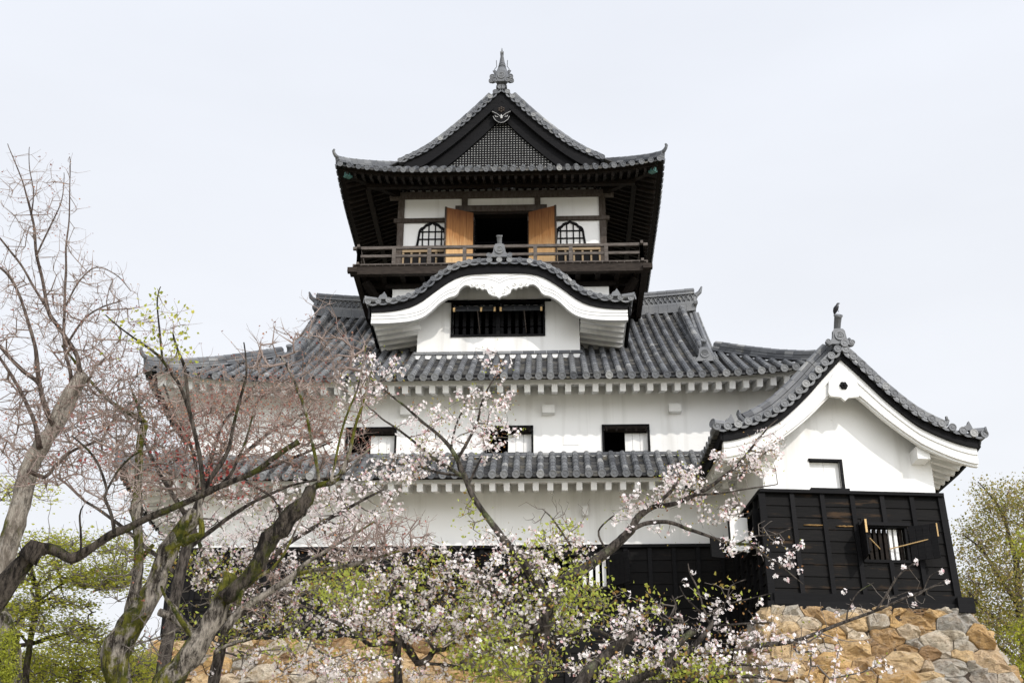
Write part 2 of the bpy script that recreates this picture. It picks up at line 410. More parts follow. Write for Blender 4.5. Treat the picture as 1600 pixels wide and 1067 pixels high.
# ------------------------------------------------------------------ tiled roofs
def tile_field(rt, pn, S, us, t1f, r=0.082, seg=0.31, out=None, t0=0.0, discs=True):
    """rows of round tiles over stepped pan tiles on the surface S(u, t); t is the run from the eave"""
    e = 0.02; rows = []
    for u in us:
        t1 = t1f(u)
        if t1 - t0 < 0.12: rows.append(None); continue
        n = max(1, round((t1 - t0) * 1.2 / seg)); ts = [t0 + (t1 - t0) * k / n for k in range(n + 1)]
        jitter = random.uniform(-0.016, 0.016)
        prev = None
        for k in range(n):
            vs = []
            tone = min(1, max(0, random.gauss(0.55, 0.17)))
            if random.random() < 0.005: tone = 1.0
            for t, rr in ((ts[k], r * 1.05), (ts[k + 1], r * 0.93)):
                p = S(u, t); sd = (S(u + e, t) - S(u - e, t)).normalized()
                tn = (S(u, t + e) - S(u, t - e)).normalized(); nr = sd.cross(tn)
                if nr.z < 0: nr = -nr
                p = p + sd * jitter
                for q in range(7):
                    a = math.radians(-25 + 230 * q / 6)
                    vs.append(p + sd * math.cos(a) * rr + nr * (math.sin(a) * rr + 0.02))
            fs = [(q, q + 1, q + 8, q + 7) for q in range(6)]
            if k > 0: fs.append(tuple(range(6, -1, -1)))
            rt.add(vs, fs, tone)
            if k == 0 and discs:
                p = S(u, t0); tn = (S(u, t0 + e) - S(u, t0 - e)).normalized()
                sd = (S(u + e, t0) - S(u - e, t0)).normalized(); nr = sd.cross(tn); nr = nr if nr.z > 0 else -nr
                dn = Vector((-tn.x, -tn.y, -tn.z * 0.4)).normalized()
                rt.disc(p + sd * jitter + nr * 0.02 + dn * 0.03, dn, nr, r * 1.16, 0.016, tone=min(1, tone + 0.05))
        rows.append((u, t1))
    for A, B in zip(rows, rows[1:]):
        if A is None and B is None: continue
        if A is None: A = (us[rows.index(B) - 1] if rows.index(B) > 0 else B[0], t0 + 0.01)
        if B is None: B = (us[rows.index(A) + 1] if rows.index(A) + 1 < len(us) else A[0], t0 + 0.01)
        n = max(1, round((max(A[1], B[1]) - t0) * 1.2 / 0.27))
        for k in range(n):
            vs = []
            for fr, up in ((k / n, 0.035), ((k + 1) / n, 0.0)):
                for x, dz in ((0, 0.02), (0.25, -0.02), (0.5, -0.035), (0.75, -0.02), (1, 0.02)):
                    t = t0 + (A[1] - t0) * fr * (1 - x) + (B[1] - t0) * fr * x
                    p = S(A[0] + (B[0] - A[0]) * x, t)
                    vs.append(p + Vector((0, 0, dz + up)))
            vs += [v - Vector((0, 0, 0.055 if k == 0 else 0.036)) for v in vs[:5]]
            fs = [(q, q + 1, q + 6, q + 5) for q in range(4)] + [(q + 10, q + 11, q + 1, q) for q in range(4)]
            pn.add(vs, fs, random.random())
def ridge(rt, path, w=0.22, h=0.4, courses=4, cap=0.1, seg=0.33, up=Vector((0, 0, 1))):
    """ridge of stacked flat tiles with a round cap row; path runs along its foot"""
    path = [Vector(p) for p in path]
    dense = []
    for a, b in zip(path, path[1:]):
        n = max(1, round((b - a).length / seg))
        dense += [a.lerp(b, k / n) for k in range(n)]
    dense.append(path[-1])
    for i, (a, b) in enumerate(zip(dense, dense[1:])):
        d = (b - a).normalized(); sd = d.cross(up).normalized(); nu = sd.cross(d).normalized()
        for c in range(courses):
            ww = w * (1.0 - 0.06 * c) + (0.025 if c % 2 == 0 else 0)
            z0, z1 = h * c / courses, h * (c + 1) / courses - (0.012 if c < courses - 1 else 0)
            g = random.uniform(0.0, 0.006)
            vs = [p + sd * s_ * (ww / 2) + nu * z for p in (a + d * g, b - d * g) for s_, z in ((-1, z0), (1, z0), (1, z1), (-1, z1))]
            rt.add(vs, [(3, 2, 1, 0), (4, 5, 6, 7), (0, 1, 5, 4), (1, 2, 6, 5), (2, 3, 7, 6), (3, 0, 4, 7)],
                   min(1, max(0, random.gauss(0.42, 0.2))))
        tone = min(1, max(0, random.gauss(0.6, 0.2)))
        vs = []
        for p, rr in ((a, cap * 1.06), (b, cap * 0.95)):
            for q in range(8):
                an = math.radians(-15 + 210 * q / 7)
                vs.append(p + sd * math.cos(an) * rr + nu * (h + math.sin(an) * rr * 0.9))
        rt.add(vs, [(q, q + 1, q + 9, q + 8) for q in range(7)] + [tuple(range(8)), tuple(range(15, 7, -1))], tone)
def verge(rt, curve, out, r=0.085, step=0.3, length=0.42, up=Vector((0, 0, 1))):
    """short round tiles side by side along a gable edge, their ends facing out"""
    curve = [Vector(p) for p in curve]; out = Vector(out).normalized()
    L = [0]
    for a, b in zip(curve, curve[1:]): L.append(L[-1] + (b - a).length)
    n = max(1, round(L[-1] / step)); st = L[-1] / n
    def pos(d):
        for i in range(len(L) - 1):
            if d <= L[i + 1] or i == len(L) - 2: return curve[i].lerp(curve[i + 1], (d - L[i]) / max(1e-6, L[i + 1] - L[i]))
    for k in range(n + 1):
        p = pos(min(L[-1], k * st)); tone = min(1, max(0, random.gauss(0.55, 0.2)))
        q0 = pos(max(0, k * st - 0.05)); q1 = pos(min(L[-1], k * st + 0.05)); tg = (q1 - q0).normalized()
        nr = out.cross(tg); nr = nr if nr.z > 0 else -nr
        rt.tube([p - out * length, p], [r * 0.95, r], 10, tone=tone)
        rt.disc(p + out * 0.025, out, nr, r * 1.18, 0.018, tone=min(1, tone + .1))
        if k < n:
            a, b = p, pos(min(L[-1], (k + 1) * st)); t2 = random.gauss(0.45, 0.15)
            vs = []
            for x in (0, .25, .5, .75, 1):
                c = a.lerp(b, x); sag = -0.055 * (1 - (2 * x - 1) ** 2) - 0.03
                for o_, dz in ((0.0, 0.0), (0.0, -0.06), (-length, 0.0)):
                    vs.append(c + out * o_ + nr * (sag + dz))
            fs = []
            for x in range(4):
                i = x * 3; fs += [(i, i + 1, i + 4, i + 3), (i + 2, i, i + 3, i + 5)]
            rt.add(vs, fs, min(1, max(0, t2)))
def onigawara(rt, o, ax, out, sc=1.0, horn=0.5, emblem=True, tilt=0.35, hr=1.0):
    """ridge-end tile: shouldered plate with scrolls, round crest, and the round tile that sticks out on top"""
    o, ax, out = Vector(o), Vector(ax).normalized(), Vector(out).normalized(); az = Vector((0, 0, 1))
    half = [(0.0, -0.1), (0.34, -0.1), (0.46, -0.16), (0.56, -0.12), (0.60, 0.0), (0.55, 0.10), (0.47, 0.09), (0.45, 0.02), (0.38, 0.05),
            (0.30, 0.16), (0.27, 0.34), (0.25, 0.5), (0.18, 0.60), (0.0, 0.62)]
    poly = [(x * sc, z * sc) for x, z in half] + [(-x * sc, z * sc) for x, z in half[-2:0:-1]]
    rt.prism(poly, o, ax, az, -out * 0.16 * sc, 0.6)
    rt.disc(o + az * 0.27 * sc + out * 0.05 * sc, out, az, 0.21 * sc, 0.03 * sc, tone=0.75, n=18, emblem=emblem)
    for sgn in (-1, 1):
        rt.disc(o + ax * sgn * 0.5 * sc + out * 0.03 * sc, out, az, 0.11 * sc, 0.03 * sc, tone=0.7)
    if horn:
        d = (out + az * tilt).normalized(); a = o + az * 0.62 * sc - out * 0.22 * sc
        b = a + d * horn * sc + az * 0.1 * sc
        rt.tube([a, a.lerp(b, .5) + az * 0.02, b], [0.11 * sc * hr, 0.115 * sc * hr, 0.125 * sc * hr], 12, tone=0.5)
        rt.disc(b + d * 0.03, d, az, 0.15 * sc * hr, 0.03 * sc, tone=0.75)
def tip_tile(rt, p, d, sc=1.0):
    """upturned tile at the foot of a corner ridge"""
    p, d = Vector(p), Vector(d).normalized(); z = Vector((0, 0, 1))
    pts = [p, p + d * .16 * sc + z * .05 * sc, p + d * .27 * sc + z * .16 * sc, p + d * .33 * sc + z * .30 * sc]
    rt.tube(pts, [.11 * sc, .10 * sc, .085 * sc, .07 * sc], 8, tone=.5)
    rt.disc(pts[-1] + (d * .5 + z).normalized() * .02, d + z * .3, z, .10 * sc, .02, tone=.7)

CX = -1.45                                  # middle of the keep
def W(x, y, z): return Vector((CX + x, y, z))
# ================================================================== THE KEEP
ZB = 9.05
keep = thing('castle_keep', 'tall white castle keep with stacked grey tiled roofs and a balconied watchtower on top', 'castle', (CX, 40.5, ZB))
HW = 8.5; Y0, Y1 = 33.0, 48.0
# windows of the two lower storeys (x0, x1, z0, z1), world x
win2 = [(-5.53, -4.22, 14.16, 14.90), (-1.68, -0.43, 14.16, 14.90), (1.575, 2.78, 14.16, 14.90)]
win1 = [(-3.35, -2.05, 10.42, 11.16), (0.15, 1.55, 10.38, 11.16)]
w = MB()
wall_front(w, CX - HW, CX + HW, 11.3, 16.6, Y0, win2, 0.25)
for sx in (-1, 1):
    x = CX + sx * HW
    w.add([Vector((x, Y0, ZB)), Vector((x, Y1, ZB)), Vector((x, Y1, 16.6)), Vector((x, Y0, 16.6))], [(0, 1, 2, 3) if sx > 0 else (3, 2, 1, 0)])
w.add([Vector((CX - HW, Y1, ZB)), Vector((CX + HW, Y1, ZB)), Vector((CX + HW, Y1, 16.6)), Vector((CX - HW, Y1, 16.6))], [(3, 2, 1, 0)])
for x in (0.05, 3.55, -3.9, -7.3):           # plaster brackets under the eave
    w.box(x - .17, x + .17, Y0 - .22, Y0 - .002, 15.26, 15.5, .5)
for x in (-4.0, 1.0):
    w.box(x - .08, x + .08, Y0 - .2, Y0 - .002, 12.3, 12.56, .5)
w.box(0.45, 0.86, Y0 - .012, Y0 - .001, 14.38, 14.62, .5)
build(w, 'wall', 'white plaster', keep)

def boards(mb, bt, x0, x1, z0, z1, y, holes, ph=0.30, lean=0.0, pitch=0.64, bw=0.11, top=True, xoff=0.0):
    """lapped planks with upright battens; y is the plane behind, boards stand out to -y and lean out towards the foot"""
    def yy(z): return y - lean * (z1 - z) / (z1 - z0)
    n = round((z1 - z0) / ph); h = (z1 - z0) / n
    for k in range(n):
        a, b = z0 + k * h, z0 + (k + 1) * h
        segs = [(x0, x1)]
        for H in holes:
            if H[2] < b - .02 and H[3] > a + .02:
                segs = [q for s_ in segs for q in ((s_[0], min(s_[1], H[0])), (max(s_[0], H[1]), s_[1])) if q[1] - q[0] > .02]
        for H in holes:
            if H[2] < b - .02 and H[3] > a + .02:
                for c, d in ((a, H[2]), (H[3], b)):
                    if a <= c < d <= b: mb.box(H[0], H[1], yy(c) - .045, yy(c), c, d)
        for s0, s1 in segs:
            cuts = [s0] + sorted(random.uniform(s0, s1) for _ in range(int((s1 - s0) / 4))) + [s1]
            for c0, c1 in zip(cuts, cuts[1:]):
                p = [Vector((c0, yy(a) - .055, a - .012)), Vector((c1, yy(a) - .055, a - .012)), Vector((c1, yy(b) - .03, b)), Vector((c0, yy(b) - .03, b))]
                mb.add(p + [Vector((q.x, yy(a), q.z)) for q in p], [(0, 1, 2, 3), (0, 4, 5, 1), (3, 2, 6, 7), (0, 3, 7, 4), (1, 5, 6, 2)], random.random())
    nb = max(1, round((x1 - x0) / pitch)); pt = (x1 - x0) / nb
    for k in range(nb + 1):
        x = x0 + k * pt + (0 if k in (0, nb) else xoff)
        zs = [(z0, z1)]
        for H in holes:
            if H[0] - .05 < x < H[1] + .05: zs = [(z0, H[2] - .06), (H[3] + .06, z1)]
        for a, b in zs:
            ww = bw * (1.5 if k in (0, nb) else 1)
            bt.beam((x, yy(a) - .085, a), (x, yy(b) - .075, b), ww, .06, up=Vector((0, -1, 0)))
    if top:
        bt.box(x0 - .06, x1 + .06, y - .16, y - .002, z1, z1 + .08)
        bt.box(x0 - .05, x1 + .05, y - .125 - lean, y - .03 - lean, z0 - .16, z0 + .14)
bd, bt = MB(), MB()
boards(bd, bt, CX - HW - .05, 5.2, ZB + .14, 11.42, Y0 - .02, win1)
wall_front(bd, CX - HW, CX + HW, ZB, 11.3, Y0 - .01, win1, .3)
cl_ = build(bd, 'cladding', 'black boards', keep); build(bt, 'batten', 'black timber', cl_)

def slide_window(x0, x1, z0, z1, y, parent):
    f = MB(); frame_boxes(f, x0, x1, z0, z1, y - .05, y + .1, .055)
    f = build(f, 'window', 'black timber', parent)
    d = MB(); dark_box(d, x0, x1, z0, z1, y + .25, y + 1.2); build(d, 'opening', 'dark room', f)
    xm = x0 + (x1 - x0) * .48
    p = MB()
    n = 3
    for k in range(n):
        a = xm + (x1 - xm) * k / n
        p.box(a + .004, xm + (x1 - xm) * (k + 1) / n - .004, y + .14, y + .19, z0 + .01, z1 - .14, .5)
    build(p, 'sliding_panel', 'white plaster', f)
    s = MB(); s.beam((x0 + .02, y - .02, z1 - .08), (x1 - .02, y - .02, z1 - .08), .1, .15, up=Vector((0, -.9, .3)))
    for k in range(5): s.box(x0 + .05 + k * (x1 - x0 - .12) / 4, x0 + .1 + k * (x1 - x0 - .12) / 4, y - .115, y - .06, z1 - .16, z1 - .03)
    build(s, 'raised_shutter', 'dark eave timber', f)
for H in win2: slide_window(*H, Y0, keep)

def bar_window(x0, x1, z0, z1, y, parent, white=(), nb=7, leaf=(0.55, 0.7), angs=(100, 130), rods=True, inner=1.0):
    f = MB(); frame_boxes(f, x0, x1, z0, z1, y - .13, y + .06, .07)
    f.box(x0 - .12, x1 + .12, y - .2, y - .131, z1 + .03, z1 + .11)
    f = build(f, 'window', 'black timber', parent)
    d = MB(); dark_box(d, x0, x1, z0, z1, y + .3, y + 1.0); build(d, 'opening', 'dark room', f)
    wb, bb = MB(), MB()
    for k in range(nb):
        x = x0 + (x1 - x0) * (k + .5) / nb
        hb = min(.05, (x1 - x0) / nb * .3); (wb if k in white else bb).box(x - hb, x + hb, y + .02, y + .12, z0, z1, .3)
    build(bb, 'lattice', 'dark eave timber' if rods else 'black timber', f)
    if white: build(wb, 'white_lattice', 'white painted timber', f)
    for sgn, xh, L, an in ((-1, x0 - .08, leaf[0], angs[0]), (1, x1 + .08, leaf[1], angs[1])):
        s = MB(); a = R(an)
        dx = Vector((sgn * -math.cos(a), -math.sin(a), 0))       # closed: over the opening; opens outwards
        o = Vector((xh, y - .15, 0)); nn = Vector((-dx.y, dx.x, 0)) * .05
        for k in range(4):
            p0 = o + dx * (L * k / 4 + .004); p1 = o + dx * (L * (k + 1) / 4 - .004)
            s.beam(p0 + Vector((0, 0, (z0 + z1) / 2)), p1 + Vector((0, 0, (z0 + z1) / 2)), .035, z1 - z0 + .05)
        for zz in (z0 + .08, (z0 + z1) / 2, z1 - .08):
            s.beam(o + nn * .8 + Vector((0, 0, zz)), o + nn * .8 + dx * L + Vector((0, 0, zz)), .04, .07)
        sh = build(s, 'shutter', 'black timber', f)
        if not rods: continue
        eg = MB(); eg.beam(o + dx * (L + .012) + Vector((0, 0, z0 + (z1 - z0) * .62)), o + dx * (L + .012) + Vector((0, 0, z1 + .02)), .045, .024, up=dx)
        build(eg, 'lit_edge', 'bare pale wood', sh)  # gold sunlight on the shutter's edge, put into the colour as a pale strip
        if rods:
            rd = MB(); rd.tube([Vector(((x0 + x1) / 2 + sgn * .12, y - .02, (z0 + z1) / 2 - .1)), o + dx * L * .72 + Vector((0, 0, (z0 + z1) / 2 + (.06 if sgn > 0 else .12)))], .014, 6)
            build(rd, 'prop_stick', 'pale stick', f)
bar_window(*win1[0], Y0 - .02, keep, white=(), nb=6, rods=False)
bar_window(*win1[1], Y0 - .02, keep, white=(4, 5, 6, 7), nb=8, rods=False)

# ---- roof skirts: general hipped eave round a rectangle
def skirt(parent, name, hw, ya, yb, z0, run, a, b, lift, u0, spacing, r, sides=('front', 'left', 'right', 'back'), lift_fall=2.0, front_t1=None, side_t1=None):
    """tile fields on the four slopes; returns the surface functions"""
    rt, pn = MB(), MB()
    yc = (ya + yb) / 2; hd = (yb - ya) / 2
    def prof(t): return a * t + b * t * t
    def lf(u, h, t): 
        k = max(0.0, (abs(u) - (h - u0)) / u0); k = min(k, 1.1)
        return lift * k ** 2.2 * max(0.0, 1 - t / run) ** lift_fall
    S = {'front': lambda u, t: Vector((CX + u, ya + t, z0 + prof(t) + lf(u, hw, t))),
         'back': lambda u, t: Vector((CX - u, yb - t, z0 + prof(t) + lf(u, hw, t))),
         'left': lambda u, t: Vector((CX - hw + t, yc - u, z0 + prof(t) + lf(u, hd, t))),
         'right': lambda u, t: Vector((CX + hw - t, yc + u, z0 + prof(t) + lf(u, hd, t)))}
    for k in sides:
        h = hw if k in ('front', 'back') else hd
        n = round(2 * h / spacing); us = [-h + 2 * h * (i + .5) / n for i in range(n)]
        base = lambda u, h=h: min(run, h - abs(u) + .02)
        t1 = base
        if k in ('front', 'back') and front_t1: t1 = lambda u, h=h: front_t1(u, h)
        if k in ('left', 'right') and side_t1: t1 = lambda u, h=h: side_t1(u, h)
        tile_field(rt, pn, S[k], us, t1, r=r)
    return rt, pn, S, prof

# ---- first-storey pent roof
rt, pn, S, prof = skirt(keep, 'pent', 10.0, 31.5, 49.5, 12.98, 1.5, .66, .06, .5, 4.5, .318, .090)
for sx in (-1, 1):
    ridge(rt, [S['front'](sx * (10.0 - t), t) + Vector((0, 0, .05)) for t in (0.05, .5, 1.0, 1.5)], .2, .2, 2, .085)
    tip_tile(rt, S['front'](sx * 9.95, .05) + Vector((0, 0, .24)), (sx, -1, 0), .6)
rf = build(rt, 'pent_roof', 'tile', keep); build(pn, 'pan_tiles', 'pan', rf)
fl = MB()
for k in range(46):
    a = CX - HW + 2 * HW * k / 46; fl.box(a + .004, a + 2 * HW / 46 - .004, Y0 - .13, Y0 - .003, 14.04, 14.11)
build(fl, 'flashing_tiles', 'tile', rf)
pl = MB(); pl.box(CX - HW, CX + HW, Y0 - .10, Y0 - .004, 13.85, 14.038, .5); build(pl, 'mortar_bed', 'white plaster', rf)

def eave_under(parent, hw, ya, yb, z_raft, run, slope, sp, rw, rh, inset, wall_y, wall_x, lift, u0, mat, fascia='black timber', name='rafters', tip_h=None, zfas=None):
    """rafters, the board that closes them on top, and the dark fascia under the tiles, on all four sides"""
    rf_, sb, fs_ = MB(), MB(), MB()
    yc = (ya + yb) / 2; hd = (yb - ya) / 2
    def lf(u, h): 
        k = max(0., (abs(u) - (h - u0)) / u0); return lift * min(k, 1.05) ** 2.2
    for side in range(4):
        h = hw if side % 2 == 0 else hd
        hin = h - inset
        reach = (wall_y - ya if side % 2 == 0 else hw - wall_x) - inset + .05
        def Pt(u, t, z):
            if side == 0: return Vector((CX + u, ya + inset + t, z))
            if side == 2: return Vector((CX - u, yb - inset - t, z))
            if side == 1: return Vector((CX + hw - inset - t, yc + u, z))
            return Vector((CX - hw + inset + t, yc - u, z))
        n = round(2 * hin / sp)
        for i in range(n):
            u = -hin + 2 * hin * (i + .5) / n
            tt = min(reach, max(.25, hin - abs(u) + .25)); l = lf(u, h)
            rf_.beam(Pt(u, 0, z_raft + rh / 2 + l), Pt(u, tt, z_raft + rh / 2 + l * (1 - tt / (run + .01) * .8) + slope * tt), rw, rh)
        N = 24
        for i in range(N):
            u0_, u1_ = [-hin + 2 * hin * q / N for q in (i, i + 1)]
            t0_, t1_ = [min(reach, max(.0, hin - abs(q))) for q in (u0_, u1_)]
            za = z_raft + rh + .012
            A, B = Pt(u0_, -.02, za + lf(u0_, h)), Pt(u1_, -.02, za + lf(u1_, h))
            C, D = Pt(u1_, t1_, za + slope * t1_ + lf(u1_, h) * (1 - t1_ / (run + .01) * .8)), Pt(u0_, t0_, za + slope * t0_ + lf(u0_, h) * (1 - t0_ / (run + .01) * .8))
            sb.add([A, B, C, D], [(3, 2, 1, 0)], .4)
            # strip over the rafter ends, then the dark fascia, each a real board
            up = Vector((0, 0, 1))
            hs = tip_h
            sb.band([A + up * hs, B + up * hs], [A - up * .008, B - up * .008], Pt(0, .07, 0) - Pt(0, 0, 0), .4)
            o_ = Pt(0, -inset * .62, 0) - Pt(0, 0, 0)
            fa, fb = A + o_ + up * (hs - .01), B + o_ + up * (hs - .01)
            fs_.band([fa + up * zfas, fb + up * zfas], [fa, fb], Pt(0, inset * .6, 0) - Pt(0, 0, 0), .5)
    r_ = build(rf_, name, mat, parent); build(sb, 'soffit', mat, r_); build(fs_, 'fascia', fascia, r_)
eave_under(keep, 10.0, 31.5, 49.5, 12.66, 1.5, .30, .383, .155, .21, .30, 33.0, 8.5, .5, 4.5, 'white painted timber', tip_h=.10, zfas=.07)

# ---- main hip-and-gable roof
RY = 40.5
def ft1(u, h):
    au = abs(u)
    if au <= 6.45: return 8.7
    return h - au + .02
rt, pn, S, prof = skirt(keep, 'main', 9.63, 31.7, 49.3, 15.86, 3.15, .655, .0075, .42, 4.5, .318, .090, front_t1=ft1, sides=('front', 'back', 'left', 'right'))
SF = S['front']
for sy in ('front', 'back'):
    for sx in (-1, 1):
        F = S[sy]
        hip = [F(sx * (9.63 - t), t) + Vector((0, 0, .05)) for t in (.05, .5, 1., 1.6, 2.2, 2.8, 3.15)]
        ridge(rt, hip, .22, .24, 3, .09)
        tip_tile(rt, hip[0] + Vector((0, 0, .26)), (hip[0] - hip[3]).normalized() * Vector((1, 1, 0)), .65)
        # ridge running down beside the gable edge, with its end tile
        def vu(t): return sx * (6.45 + .38 * max(0, t - 2.6) / 6.1)
        dn = [F(sx * (5.95 + .28 * t / 8.7), t) + Vector((0, 0, .05)) for t in (1.75, 2.6, 3.5, 4.5, 5.5, 6.5, 7.5, 8.5)]
        ridge(rt, dn, .24, .24, 3, .10)
        outv = F(0, 0) - F(0, 1); outv.z = 0
        onigawara(rt, dn[0] + outv.normalized() * .1 + Vector((0, 0, .02)), (1, 0, 0), outv, .62, horn=0.3, tilt=.9)
        # outermost tile row and the short verge tiles
        N = 22; row = [F(vu(2.6 + 6.1 * k / N) - sx * .12, 2.6 + 6.1 * k / N) + Vector((0, 0, .04)) for k in range(N + 1)]
        rt.tube(row, .085, 8, tone=.6)
        ve = [F(vu(2.5 + 6.2 * k / N), 2.5 + 6.2 * k / N) + Vector((0, 0, -.03)) for k in range(N + 1)]
        ox = (F(sx * 1, 0) - F(0, 0)).normalized()
        verge(rt, ve, ox, .08, .3, .3)
def ridge_deco(rt, xa, xb, y, z, foot_h=.14, band=.30, cap=.11, rise=.0, xm=0):
    """main ridge: courses, an openwork band of arched tiles, courses, round cap; rises a little to both ends"""
    n = round(abs(xb - xa) / .33)
    def zz(x): return z + rise * (abs(x - (xa + xb) / 2) / (abs(xb - xa) / 2)) ** 2.2
    for k in range(n):
        x0, x1 = xa + (xb - xa) * k / n, xa + (xb - xa) * (k + 1) / n
        za, zb = zz(x0), zz(x1)
        def bx(h0, h1, w, tone):
            vs = [Vector((x, y + s_ * w / 2, zq + hh)) for x, zq in ((x0 + .003, za), (x1 - .003, zb)) for s_, hh in ((-1, h0), (1, h0), (1, h1), (-1, h1))]
            rt.add(vs, [(0, 1, 2, 3), (7, 6, 5, 4), (4, 5, 1, 0), (5, 6, 2, 1), (6, 7, 3, 2), (7, 4, 0, 3)], tone)
        bx(-.25, .06, .46, .35); bx(.065, .13, .42, .6)
        bx(.135, .135 + band, .26, .12)
        bx(.14 + band, .20 + band, .40, .65); bx(.205 + band, .255 + band, .36, .4); bx(.26 + band, .30 + band, .40, .6)
        for s_ in (-1, 1):
            for q in range(2):
                for row in range(2):
                    xx = x0 + (x1 - x0) * (q + .5 + .5 * row) / 2; zc = (za + zb) / 2 + .14 + band * row / 2
                    arch = [Vector((xx + math.cos(a) * .085, y + s_ * .15, zc + math.sin(a) * band * .42)) for a in [math.pi * i / 6 for i in range(7)]]
                    rt.tube(arch, .022, 5, tone=.62, caps=False)
        tone = random.random() * .5 + .35
        rt.tube([Vector((x0, y, za + .33 + band)), Vector((x1, y, zb + .33 + band))], [cap * 1.05, cap * .97], 10, tone=tone)
z_r = SF(0, 8.7).z
ridge_deco(rt, CX - 6.75, CX + 6.75, RY, z_r + .02, rise=.32)
for sx in (-1, 1):
    p = Vector((CX + sx * 6.8, RY, z_r + .36))
    onigawara(rt, p, (0, 1, 0), (sx, 0, 0), .62, horn=0)
    rt.tube([p + Vector((-sx * .25, 0, .38)), p + Vector((0, 0, .42)), p + Vector((sx * .16, 0, .56)), p + Vector((sx * .24, 0, .78))], [.11, .10, .075, .03], 8, tone=.5)
mr_ = build(rt, 'main_roof', 'tile', keep); build(pn, 'pan_tiles', 'pan', mr_)
for sx in (-1, 1):
    gw = MB()
    pts = [SF(sx * 6.1, t) - Vector((0, 0, .12)) for t in (2.6, 4, 5.5, 7, 8.7)]
    pb = [S['back'](-sx * 6.1, t) - Vector((0, 0, .12)) for t in (8.7, 7, 5.5, 4, 2.6)]
    poly = [Vector((CX + sx * 6.1, p.y, p.z)) for p in pts + pb]
    gw.add(poly + [p - Vector((sx * .2, 0, 0)) for p in poly], [tuple(range(10)), tuple(range(19, 9, -1))], .5)
    for pp in (pts, pb):
        A = [Vector((CX + sx * 6.3, p.y, p.z + .08)) for p in pp]; gw.band(A, [a - Vector((0, 0, .4)) for a in A], (sx * .06, 0, 0))
    build(gw, 'gable_wall', 'white plaster', keep)
eave_under(keep, 9.63, 31.7, 49.3, 15.56, 1.3, .34, .372, .16, .22, .32, 33.0, 8.5, .42, 4.5, 'white painted timber', tip_h=.13, zfas=.07)

# ---- curved dormer (karahafu)
KC = -1.36; KY = 33.45; KW = 34.6; KZ = 20.5
ktop = [(0, 0), (.3, -.003), (.6, -.015), (.92, -.05), (1.24, -.13), (1.5, -.26), (1.77, -.44), (2.0, -.64), (2.22, -.86), (2.48, -1.07), (2.74, -1.19), (3.05, -1.28), (3.4, -1.33), (3.92, -1.36)]
kup = [(0, -.38), (.5, -.39), (.9, -.42), (1.26, -.52), (1.6, -.73), (1.94, -1.0), (2.27, -1.28), (2.6, -1.47), (3.0, -1.58), (3.4, -1.63), (3.78, -1.64)]
klo = [(0, -.87), (.12, -.80), (.25, -.745), (.6, -.71), (.92, -.74), (1.15, -.88), (1.26, -1.08), (1.33, -1.14), (1.5, -1.19), (1.77, -1.37), (2.03, -1.65), (2.27, -1.84), (2.6, -1.95), (3.0, -2.0), (3.4, -2.02), (3.78, -2.02)]
def kc(tab, x, y, dz=0): return Vector((KC + x, y, KZ + (smooth_curve(tab, abs(x))) + dz))
xs = [3.78 * (k / 40 * 2 - 1) for k in range(41)]
rt, pn = MB(), MB()
def SK(sgn):
    # slope from the eave tip (t=0) up to the crown; u runs along depth
    def S_(u, t): 
        x = 3.92 - t; return Vector((KC + sgn * x, KY + .35 + u, KZ + smooth_curve(ktop, max(0, x)) + .04))
    return S_
for sgn in (-1, 1):
    n = 10; us = [.25 + 3.3 * k / n for k in range(n + 1)]
    tile_field(rt, pn, SK(sgn), us, lambda u: 3.9, r=.075)
xv = [3.88 * (k / 44 * 2 - 1) for k in range(45)]
front = [kc(ktop, x, KY) for x in xv]
verge(rt, front, (0, -1, 0), .075, .30, .36)
for sgn in (-1, 1):
    N = 26; row = [kc(ktop, sgn * (.2 + 3.62 * k / N), KY + .22, .10) for k in range(N + 1)]
    for a, b in zip(row, row[1:]): rt.tube([a, b + (b - a) * .1], [.085, .078], 8, tone=min(1, max(0, random.gauss(.6, .2))))
    e = kc(ktop, sgn * 3.92, KY, .02)
    rt.tube([e + Vector((-sgn * .3, .05, .05)), e + Vector((sgn * .06, .05, .09))], [.085, .10], 10, tone=.6)
    rt.disc(e + Vector((sgn * .09, .05, .09)), (sgn, -.35, .1), (0, 0, 1), .115, .02, tone=.7)
    s_ = kc(ktop, sgn * 3.45, KY + .05, .14)
    rt.prism([(-.16, -.05), (.16, -.05), (.10, .08), (.03, .20), (-.02, .12), (-.1, .08)], s_, (1, 0, 0), (0, 0, 1), (0, .1, 0), .6)
ridge(rt, [Vector((KC, KY + .15, KZ + .06)), Vector((KC, 37.2, KZ + .06))], .3, .2, 3, .1)
onigawara(rt, Vector((KC, KY - .02, KZ + .16)), (1, 0, 0), (0, -1, 0), .64, horn=.36, tilt=1.5)
kr = build(rt, 'dormer_roof', 'tile', keep); build(pn, 'pan_tiles', 'pan', kr)
kb = MB()
A = [kc(ktop, x, KY + .10, -.12) for x in xs]; B = [kc(kup, x, KY + .10, -.01) for x in xs]; kb.band(A, B, (0, .12, 0))
A = [kc(ktop, x, KY + .22, -.10) for x in xs]; B = [kc(ktop, x, KY + .22, -.16) for x in xs]; kb.band(A, B, (0, 3.6, 0))
for sgn in (-1, 1):
    e = kc(ktop, sgn * 3.82, KY + .12, -.1); kb.box(min(e.x, e.x + sgn * .06), max(e.x, e.x + sgn * .06), e.y, e.y + 3.2, e.z - .40, e.z, .5)
build(kb, 'fascia', 'black timber', kr)
kwt = MB()
x2 = [3.78 * (k / 90 * 2 - 1) for k in range(91)]
def kl(x, d_): return kc(klo, x, KY, d_)
